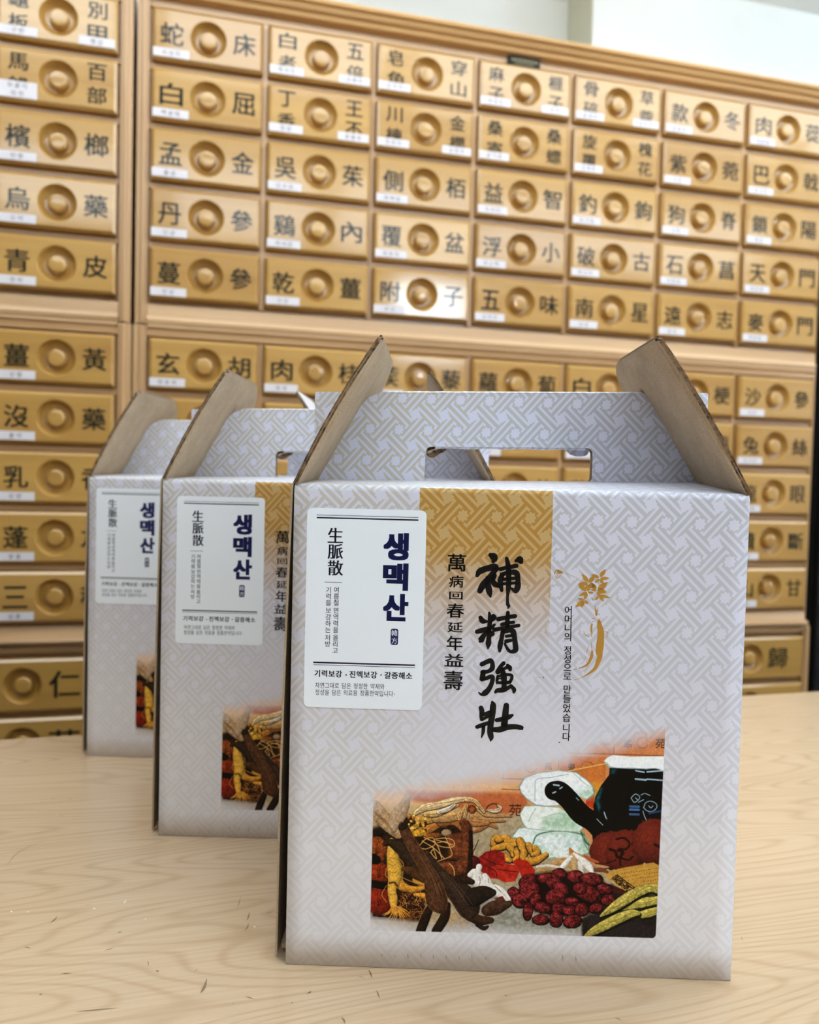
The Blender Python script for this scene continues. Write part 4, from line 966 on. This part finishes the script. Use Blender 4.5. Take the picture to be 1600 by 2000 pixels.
    for x in xs:
        zt = .3062 + .0015 * (x - .0736) / .11
        for a in np.linspace(0, math.pi, n + 1): V.append((x, HY - .0018 + .0038 * (1 - math.cos(a)) / 1.0 * .9, zt - .0018 * math.sin(a) * (1 + .15 * math.sin(x * 260))))
    F = [(i * (n + 1) + j, i * (n + 1) + j + 1, (i + 1) * (n + 1) + j + 1, (i + 1) * (n + 1) + j) for i in range(len(xs) - 1) for j in range(n)]
    link('hole_flap', mesh('hole_flap', V, F, M['card'], smooth=True, uv=lambda c: (c.x, c.z)), bx)
    torn = rounded([(.0742, .3004), (.0768, .2984), (.0800, .2988), (.0832, .3014), (.0868, .3030), (.0880, .3050), (.0800, .3062), (.0752, .3054)], [.001] * 8, 3)
    link('torn_flap_end', sheet('torn_flap_end', torn, [], .0022, [M['edge'], M['kraft'], M['edge']], lambda a, b_, c: (a, HY + .0034 - c + (a - .08) * .12, b_), lambda a, b_: (a, b_)), bx)
    link('torn_flap_end', sheet('torn_flap_end', ragged((.0748, .3012), (.0850, .3052), 9, .0005) + [(.0846, .3060), (.0752, .3030)], [], .0012, [M['kraft'], M['kraft'], M['edge']], lambda a, b_, c: (a, HY + .0008 - c, b_), lambda a, b_: (a, b_)), bx)
    tabp = rounded([(.1665, .3078), (.1675, .3052), (.1700, .3026), (.1760, .3014), (.1806, .3024), (.1820, .3050), (.1812, .3076)], [.002] * 7, 4)
    link('torn_flap_end', sheet('torn_flap_end', tabp, [], .0016, [M['card'], M['kraft'], M['edge']], lambda a, b_, c: (a, HY + .0046 - c, b_), lambda a, b_: (a, b_)), bx)
    # gable flaps: brown inside, printed outside, folded card with a ragged raw edge
    def flap(name, xh, sgn, lean, ln, outline, corner):
        sx, cz = sgn * math.sin(lean), math.cos(lean)
        def pl(s_, y, c):   # c along the outward normal
            bend = .0022 * math.sin(math.pi * min(1, s_ / ln)) * (1 - y / BOX_D)
            return (xh + sx * s_ - sgn * cz * (c + bend), y, BOX_H - .0005 + cz * s_ + math.sin(lean) * (c + bend))
        for k, (c0, t) in enumerate(((-.0004, .0012), (.0012, .0010))):
            o = ragged((0, .0006 + .0004 * k), (ln - .003, .0006 + .0002 * k), 26, .00045) + outline
            o = [(max(a + (.0010 * k if a > ln * .9 else 0), 0), b_) for a, b_ in o]
            me = sheet(name, o, [], t, [M['kraft'], M['card'], M['edge']] if k == 0 else [M['kraft'], M['card'], M['edge']],
                       (lambda a, b_, c, c0=c0: pl(a, b_, c0 - c)), lambda a, b_: (b_, a))
            if k == 0: f = link(name, me, bx)
            else: link('outer_liner', me, f)
        return f
    ol = rounded([(.0972, .004), (.0985, .1120), (.0900, .1330), (.0760, .1500), (0, .1500)], [.002, .013, .010, .010, 0], 6)
    flap('side_flap', 0.0004, 1, math.radians(29.31), .0972, ol, 0)
    orr = rounded([(.1027, .004), (.1030, .1000), (.0950, .1180), (.0800, .1260), (0, .1480)], [.002, .012, .010, .010, 0], 6)
    flap('side_flap', BOX_W - .0004, -1, math.radians(31.70), .1027, orr, 0)
    return bx

# --- lettering on the front panel
def front_lettering():
    k = Ink()
    Y = lambda p, o, s: [rect(o[0] + x / s, o[1] + y / s) + (wd * 1.27 / s * 0.000291,) for x, y, wd in p]
    c3 = lambda *p: k.stroke(Y(p, (820, 1060), 6.154)); c4 = lambda *p: k.stroke(Y(p, (900, 1240), 8.889))
    # 補
    c3((850, 155, 44), (885, 175, 76), (895, 205, 62), (885, 228, 40)); c3((690, 402, 34), (722, 350, 60), (820, 312, 58), (900, 298, 66), (925, 318, 50)); c3((915, 325, 50), (850, 410, 56), (765, 510, 66), (722, 585, 52))
    c3((812, 430, 40), (822, 520, 58), (838, 600, 58), (850, 655, 20)); c3((895, 400, 50), (880, 450, 42)); c3((868, 450, 40), (900, 500, 58), (945, 525, 38))
    c3((972, 322, 40), (1060, 302, 38), (1160, 284, 44)); c3((1158, 222, 34), (1200, 208, 66), (1215, 232, 50)); c3((990, 395, 46), (968, 470, 54), (985, 578, 34))
    c3((985, 388, 40), (1080, 362, 44), (1160, 372, 58), (1180, 450, 48), (1176, 540, 58), (1150, 588, 44), (1105, 556, 24)); c3((1000, 446, 32), (1175, 428, 32)); c3((1000, 500, 28), (1170, 488, 28))
    c3((1045, 195, 34), (1065, 300, 52), (1070, 450, 50), (1065, 560, 46), (1055, 650, 26), (1057, 740, 34), (1070, 768, 32), (1058, 798, 10))
    # 精
    c3((835, 848, 24), (845, 920, 44), (836, 1030, 42), (830, 1150, 46), (825, 1220, 54), (820, 1282, 12)); c3((730, 905, 40), (755, 945, 54), (800, 952, 30)); c3((885, 882, 36), (895, 908, 46), (850, 955, 26))
    c3((690, 1075, 44), (760, 1055, 48), (860, 1022, 36), (900, 990, 24)); c3((820, 1065, 34), (770, 1120, 46), (735, 1178, 60), (725, 1192, 28)); c3((840, 1075, 30), (880, 1100, 36), (850, 1130, 20))
    c3((945, 925, 44), (1050, 902, 40), (1145, 888, 42)); c3((985, 988, 34), (1060, 970, 32), (1130, 962, 30)); c3((895, 1052, 42), (1000, 1032, 36), (1190, 1000, 34)); c3((1060, 845, 36), (1055, 920, 44), (1052, 1010, 46))
    c3((1000, 1070, 44), (985, 1150, 42), (965, 1250, 50), (960, 1312, 24)); c3((1010, 1075, 38), (1080, 1062, 40), (1120, 1072, 56), (1140, 1150, 48), (1150, 1240, 52), (1150, 1296, 52), (1100, 1315, 36), (1062, 1290, 32), (1020, 1218, 22)); c3((1040, 1130, 30), (1110, 1120, 28)); c3((1040, 1190, 40), (1100, 1178, 30))
    # 強
    c4((368, 518, 66), (440, 482, 64), (515, 458, 72), (548, 500, 62), (545, 590, 72), (480, 640, 54), (378, 655, 62)); c4((392, 655, 70), (378, 740, 74), (362, 785, 52), (440, 762, 54), (535, 732, 62), (555, 770, 62), (530, 870, 64), (480, 960, 72), (420, 1018, 82), (360, 1040, 44), (308, 1006, 12))
    c4((745, 500, 58), (690, 560, 56), (645, 650, 74)); c4((655, 655, 52), (760, 592, 46), (845, 565, 58), (858, 612, 50)); c4((812, 535, 44), (850, 570, 60)); c4((640, 725, 36), (630, 800, 44), (625, 858, 18))
    c4((645, 735, 30), (740, 700, 40), (875, 705, 42), (886, 760, 46), (855, 828, 46)); c4((655, 838, 40), (760, 838, 50), (855, 828, 46)); c4((645, 770, 20), (740, 760, 24)); c4((720, 600, 56), (745, 720, 84), (755, 850, 72), (742, 950, 66)); c4((602, 1002, 40), (640, 972, 62), (740, 962, 72), (850, 912, 52), (885, 892, 40)); c4((868, 885, 40), (925, 955, 62), (922, 1002, 40))
    # 壯
    c4((352, 1275, 66), (368, 1330, 70), (358, 1420, 54), (362, 1475, 48)); c4((372, 1478, 46), (440, 1440, 46), (535, 1400, 38)); c4((362, 1392, 52), (450, 1372, 54), (530, 1335, 46)); c4((548, 1172, 36), (562, 1232, 84), (548, 1400, 84), (522, 1550, 84), (512, 1700, 84), (528, 1790, 70), (516, 1855, 14)); c4((285, 1605, 56), (370, 1575, 62), (495, 1532, 52)); c4((395, 1600, 52), (388, 1700, 46), (358, 1792, 16))
    c4((792, 1232, 76), (782, 1320, 86), (770, 1440, 92), (755, 1580, 92)); c4((625, 1488, 58), (720, 1470, 66), (835, 1432, 70), (895, 1402, 40)); c4((570, 1652, 70), (680, 1650, 84), (800, 1612, 82), (950, 1602, 70), (1050, 1622, 68), (1065, 1640, 36))
    # 萬病回春延年益壽, smaller column
    for ch, y0, y1, x0, x1 in zip('萬病回春延年益壽', (145, 400, 598, 738, 962, 1128, 1345, 1548), (348, 542, 685, 905, 1082, 1300, 1492, 1772), (332, 350, 352, 320, 330, 320, 295, 285), (560, 528, 518, 535, 520, 518, 528, 520)):
        a = rect(820 + x0 / 6.154, 1060 + y1 / 6.154); b_ = rect(820 + x1 / 6.154, 1060 + y0 / 6.154)
        k.fit(ch, (a[0] + b_[0]) / 2, (a[1] + b_[1]) / 2, b_[0] - a[0], b_[1] - a[1], 0.014)
    # vertical slogan
    for ch, y in zip('어머니의 정성으로 만들었습니다.', (808, 860, 912, 962, 0, 1040, 1090, 1140, 1190, 0, 1265, 1320, 1375, 1430, 1490, 1540, 1572)):
        if ch == ' ': continue
        x = 152 - (y - 808) * .018; p = rect(1060 + x / 2.963, 920 + y / 2.963)
        k.char(ch, p[0] - (.002 if ch == '.' else 0), p[1] + (.0016 if ch == '.' else 0), .0053, .0054, 0.012)
    for x, y, r in ((1320, 748, 5), (1338, 742, 4), (1362, 750, 7), (1425, 740, 12), (1440, 752, 10), (1322, 1700, 4)): c4((x, y, r), (x + 3, y + 2, r))
    return k.mesh('calligraphy', -.00016, M['black'])

def ginseng_print():
    k = Ink(); q = lambda x, y: rect(1060 + x / 7.694, 1080 + y / 7.692)
    def leaf(x0, y0, x1, y1, w_):
        a, b_ = np.array(q(x0, y0)), np.array(q(x1, y1)); d = b_ - a; n = np.array((-d[1], d[0])); n /= np.linalg.norm(n); w_ = w_ / 7.69 * .000291
        k.poly([tuple(a + d * t + n * w_ * s * math.sin(math.pi * t ** .8) ** .9) for t, s in [(t, 1) for t in np.linspace(.0, 1, 10)] + [(t, -1) for t in np.linspace(.95, .05, 9)]])
    st = lambda *p: k.stroke([q(x, y) + (wd / 7.69 * .000291,) for x, y, wd in p])
    for a in ((690, 455, 588, 315, 30), (700, 450, 780, 350, 34), (680, 470, 540, 470, 30), (690, 480, 800, 520, 40), (670, 480, 690, 590, 40), (850, 375, 725, 330, 26), (860, 365, 955, 250, 32), (865, 390, 1005, 388, 26), (855, 400, 780, 455, 22), (860, 400, 920, 470, 24),
              (830, 560, 980, 445, 42), (800, 555, 735, 455, 30), (810, 570, 715, 560, 20), (820, 565, 965, 600, 40), (830, 580, 860, 660, 30), (860, 640, 1025, 685, 22), (855, 650, 920, 735, 24), (850, 650, 785, 725, 18), (540, 470, 660, 590, 34), (670, 600, 540, 655, 24), (680, 600, 770, 608, 18), (670, 610, 625, 710, 24),
              (625, 715, 525, 690, 18), (620, 725, 485, 825, 30), (620, 735, 580, 830, 26), (630, 720, 690, 778, 22)): leaf(*a)
    st((590, 440, 4), (520, 390, 4), (440, 350, 6), (330, 315, 4)); leaf(310, 315, 215, 260, 20)
    for p in (((180, 330, 12), (190, 290, 14), (230, 262, 14)), ((195, 350, 10), (215, 385, 12), (250, 370, 10), (270, 345, 10)), ((230, 300, 26), (265, 310, 20)), ((205, 310, 6), (225, 335, 6), (215, 365, 6))): st(*p)
    st((785, 800, 5), (800, 880, 22), (810, 935, 34)); st((840, 820, 4), (815, 890, 18)); st((740, 680, 10), (755, 715, 8), (765, 700, 6)); st((770, 650, 5), (780, 710, 5))
    for p in (((740, 1000, 8), (770, 985, 8), (790, 1005, 8)), ((840, 1010, 10), (870, 985, 8)), ((745, 1045, 12), (765, 1030, 6)), ((870, 1040, 10), (885, 1020, 6))): st(*p)
    st((845, 1030, 40), (858, 1110, 80), (875, 1200, 96), (870, 1320, 106), (860, 1420, 116), (850, 1500, 100), (860, 1560, 80), (830, 1650, 66), (790, 1740, 50), (720, 1800, 34), (640, 1850, 16), (585, 1885, 6))
    st((740, 1080, 22), (730, 1150, 28), (740, 1210, 16), (735, 1265, 6)); st((745, 1480, 26), (735, 1560, 48), (690, 1660, 34), (620, 1715, 24), (545, 1740, 12)); st((520, 1750, 10), (460, 1765, 6)); st((565, 1895, 7), (450, 1920, 4))
    st((615, 1190, 6), (650, 1245, 10), (700, 1262, 6)); st((925, 1190, 10), (975, 1200, 8), (980, 1250, 8), (950, 1285, 8)); st((735, 1360, 6), (738, 1470, 6)); st((690, 1410, 6), (660, 1510, 7)); st((650, 1560, 5), (620, 1640, 5), (570, 1680, 4)); st((690, 1690, 6), (640, 1770, 5))
    return k.mesh('ginseng_drawing', -.00012, M['ochre'])

# --- sticker: rounded label and its print, in box coordinates
def sticker_meshes():
    x0, x1, z0, z1 = .0077, .0757, .15165, .2663
    R = rounded([(x0, z0), (x1, z0), (x1, z1), (x0, z1)], [.0036] * 4, 7)
    lab = sheet('label', R, [], .00025, [M['label']] * 3, lambda a, b_, c: (a, -.00030 - c, b_), lambda a, b_: (a, b_))
    k = Ink(); s = 2.963; q = lambda x, y: rect(540 + x / s, 920 + y / s)
    def bar(xa, ya, xb, yb_, th, mi):
        a, b_ = q(xa, ya), q(xb, yb_); z = (a[1] + b_[1]) / 2; t = th / s * .000291 / 2; k.poly([(a[0], z - t), (b_[0], z - t), (b_[0], z + t), (a[0], z + t)], mi)
    bar(234, 256, 822, 272, 3, 1); bar(234, 271, 822, 288, 8, 1); bar(214, 1109, 802, 1126, 9, 1); bar(214, 1121, 802, 1141, 3, 1); bar(279, 645, 380, 648, 3, 1)
    u = .000291 / s
    for ch, x, y in (('生', 342, 375), ('脈', 342, 468), ('散', 342, 563)): k.fit(ch, *q(x, y), 90 * u, 88 * u, -0.022, 1)
    for ch, x, y in (('생', 693, 440), ('맥', 690, 615), ('산', 690, 792)): k.fit(ch, *q(x, y), 148 * u, 160 * u, 0.048, 0)
    for t, x0 in (('여름철 면역력을 올리고', 350), ('기력을 보강하는 처방', 305)):
        y = 690
        for ch in t:
            if ch == ' ': y += 7; continue
            k.char(ch, *q(x0 - (y - 690) * .022, y), 38 * u, 38 * u, 0.006, 1); y += 37.4
    a, b_ = q(660, 1008), q(706, 915); k.poly(rounded([a, (b_[0], a[1]), b_, (a[0], b_[1])], [.0013] * 4, 5), 0)
    t = '기력보강 · 진액보강 · 갈증해소'; xs = [240, 281, 322, 363, 0, 404, 0, 443, 484, 525, 566, 0, 606, 0, 646, 687, 728, 769]
    for ch, x in zip(t, xs):
        if ch == '·': a = q(x, 1182); k.stroke([(a[0], a[1], 9 * u), (a[0] + 1e-5, a[1], 9 * u)], 1)
        elif ch != ' ': k.char(ch, *q(x, 1172 + (x - 225) * .028), 43 * u, 44 * u, 0.029, 1)
    def line(t, xa, xb, y):
        n = len(t) - t.count(' ') * .55 - t.count('.') * .5; p = (xb - xa) / n; x = xa + p / 2
        for ch in t:
            if ch == ' ': x += p * .45; continue
            if ch == '.': a = q(x - p * .3, y + 12); k.stroke([(a[0], a[1], 5 * u), (a[0] + 1e-5, a[1], 5 * u)], 1); continue
            k.char(ch, *q(x, y + (x - 225) * .022), p * 1.08 * u, 37 * u, 0.004, 1); x += p
    line('자연그대로 담은 청정한 약재와', 225, 628, 1241); line('정성을 담은 의료용 정품한약입니다.', 225, 692, 1281)
    pr = k.mesh('label_print', -.00048, [M['navy'], M['darknavy']])
    k2 = Ink()
    k2.char('韓', *q(683, 940), 38 * u, 38 * u, 0.0); k2.char('方', *q(683, 984), 38 * u, 38 * u, 0.0)
    return lab, pr, k2.mesh('seal_print', -.00054, M['label'])

def stray_marks():
    k = Ink(); q = lambda x, y: rect(x, y)
    for x, y, l, wd in ((745, 1866, 5, 2), (770, 1868, 4, 3), (796, 1869, 9, 2.4), (821, 1868, 7, 2), (846, 1870, 9, 2), (871, 1871, 8, 2.4), (896, 1872, 9, 2), (921, 1871, 10, 2.6), (948, 1873, 4, 2), (1098, 1872, 12, 2.6), (1124, 1874, 10, 2.6)):
        a, b_ = q(x, y - l / 2), q(x + 1, y + l / 2); k.stroke([a + (.0002 * wd,), ((a[0] + b_[0]) / 2 + .0002, (a[1] + b_[1]) / 2, .00030 * wd), b_ + (.00015 * wd,)])
    for x0, y0, x1, y1 in ((1056, 1232, 1068, 1236), (1060, 1238, 1072, 1235), (1062, 1244, 1070, 1240), (1064, 1230, 1070, 1242), (1058, 1240, 1064, 1248)): a, b_ = q(x0, y0), q(x1, y1); k.stroke([a + (.00018,), b_ + (.0001,)])
    return k.mesh('stray_marks', -.00010, M['stray'])
first = build_box()
o = link('stray_marks', stray_marks(), first); o['kind'] = 'stuff'
link('calligraphy', front_lettering(), first); link('ginseng_drawing', ginseng_print(), first)
lab, pr, seal = sticker_meshes()
lo = link('label', lab, first); link('label_print', pr, lo); link('seal_print', seal, lo)
first.location = (0, 0, 0.0003)
GRP = 'white handled herb boxes in a row'
tag(first, 'nearest white handled box, whole herb picture and black brush characters in full view', 'gift box', GRP)
def copy_tree(o, parent=None):
    c = o.copy(); COL.objects.link(c)
    if parent: c.parent = parent
    for ch in list(o.children): copy_tree(ch, c)
    return c
for loc, rz, off, lbl in (((-0.12883, 0.16337, 0.0003), 0.01009, (.0036, .0006), 'middle white handled box of the three, half hidden behind the nearest one'),
                          ((-0.25907, 0.33773, 0.0003), -0.00591, (-.0004, .0020), 'farthest white handled box, its left third showing behind the middle one')):
    b2 = copy_tree(first); b2.location = loc; b2.rotation_euler = (0, 0, rz); b2['label'] = lbl
    for ch in b2.children:
        if ch.name.split('.')[0] == 'label': ch.location = (off[0], 0, off[1])

# ------------------------------------------------------------------ scuffs and chips on the table top
def desk(u, v):
    d = _R @ Vector(((u - 800) / CF, (1000 - v) / CF, -1.0)); t = -CC[2] / d.z
    return loc_t(CC[0] + d.x * t, CC[1] + d.y * t)
k = Ink(); k2 = Ink()
def scuff(pts, wd, I=k):
    q = [desk(*p) for p in pts]; a, b_ = q[0], q[-1]
    if len(q) == 2: q = [a, ((a[0] * .6 + b_[0] * .4) + wd * .3, a[1] * .6 + b_[1] * .4), b_]
    I.stroke([p + (wd * f * .75,) for p, f in zip(q, (.25, 1.0, .15))], 0, False, 5)
for p, wd in ((((16, 1688), (36, 1665), (95, 1638)), .0007), (((392, 1940), (404, 1912)), .0022), (((150, 1976), (232, 1969)), .0009), (((100, 1802), (112, 1790)), .0014), (((230, 1822), (238, 1820)), .0012), (((206, 1856), (222, 1852)), .0008), (((464, 1772), (470, 1752)), .0008), (((478, 1818), (486, 1804)), .0016), (((482, 1798), (487, 1782)), .0014),
              (((520, 1784), (537, 1780)), .001), (((720, 1895), (727, 1911)), .0012), (((735, 1935), (742, 1952)), .001), (((667, 1988), (674, 2000)), .0016), (((602, 1940), (608, 1936)), .001), (((568, 1960), (571, 1958)), .0016), (((304, 1896), (309, 1899)), .0016), (((120, 1902), (142, 1901)), .0009), (((288, 1878), (290, 1888)), .0008), (((48, 1850), (60, 1853)), .0008), (((985, 1944), (990, 1947)), .0012), (((1448, 1830), (1450, 1838)), .0007),
              (((380, 1898), (386, 1892)), .0006), (((480, 1947), (496, 1951)), .0006), (((600, 1941), (606, 1938)), .001), (((1201, 1988), (1215, 1994)), .001), (((338, 1719), (350, 1718)), .0005), (((165, 1769), (178, 1767)), .0005), (((246, 1631), (272, 1629)), .0007), (((100, 1559), (106, 1561)), .001), (((132, 1561), (141, 1562)), .001), (((116, 1593), (124, 1595)), .001), (((77, 1942), (79, 1944)), .0018), (((453, 1962), (456, 1960)), .0008), (((700, 1908), (712, 1910)), .0006), (((350, 1821), (352, 1820)), .001)): scuff(p, wd)
for p, wd in ((((181, 1775), (187, 1774)), .0014), (((241, 1765), (246, 1759)), .0008), (((20, 1780), (24, 1782)), .0009), (((52, 1782), (58, 1781)), .0008), (((282, 1796), (286, 1795)), .0008), (((495, 1810), (499, 1812)), .001)): scuff(p, wd, k2)
def flatmarks(I, name, m):
    me = mesh(name, [(a, b_, .00022) for a, b_ in I.V], I.F, m); o = link(name, me, tb); return o
o = flatmarks(k, 'scuff_marks', M['speck']); o['kind'] = 'stuff'
o = flatmarks(k2, 'chip_marks', M['chip']); o['kind'] = 'stuff'
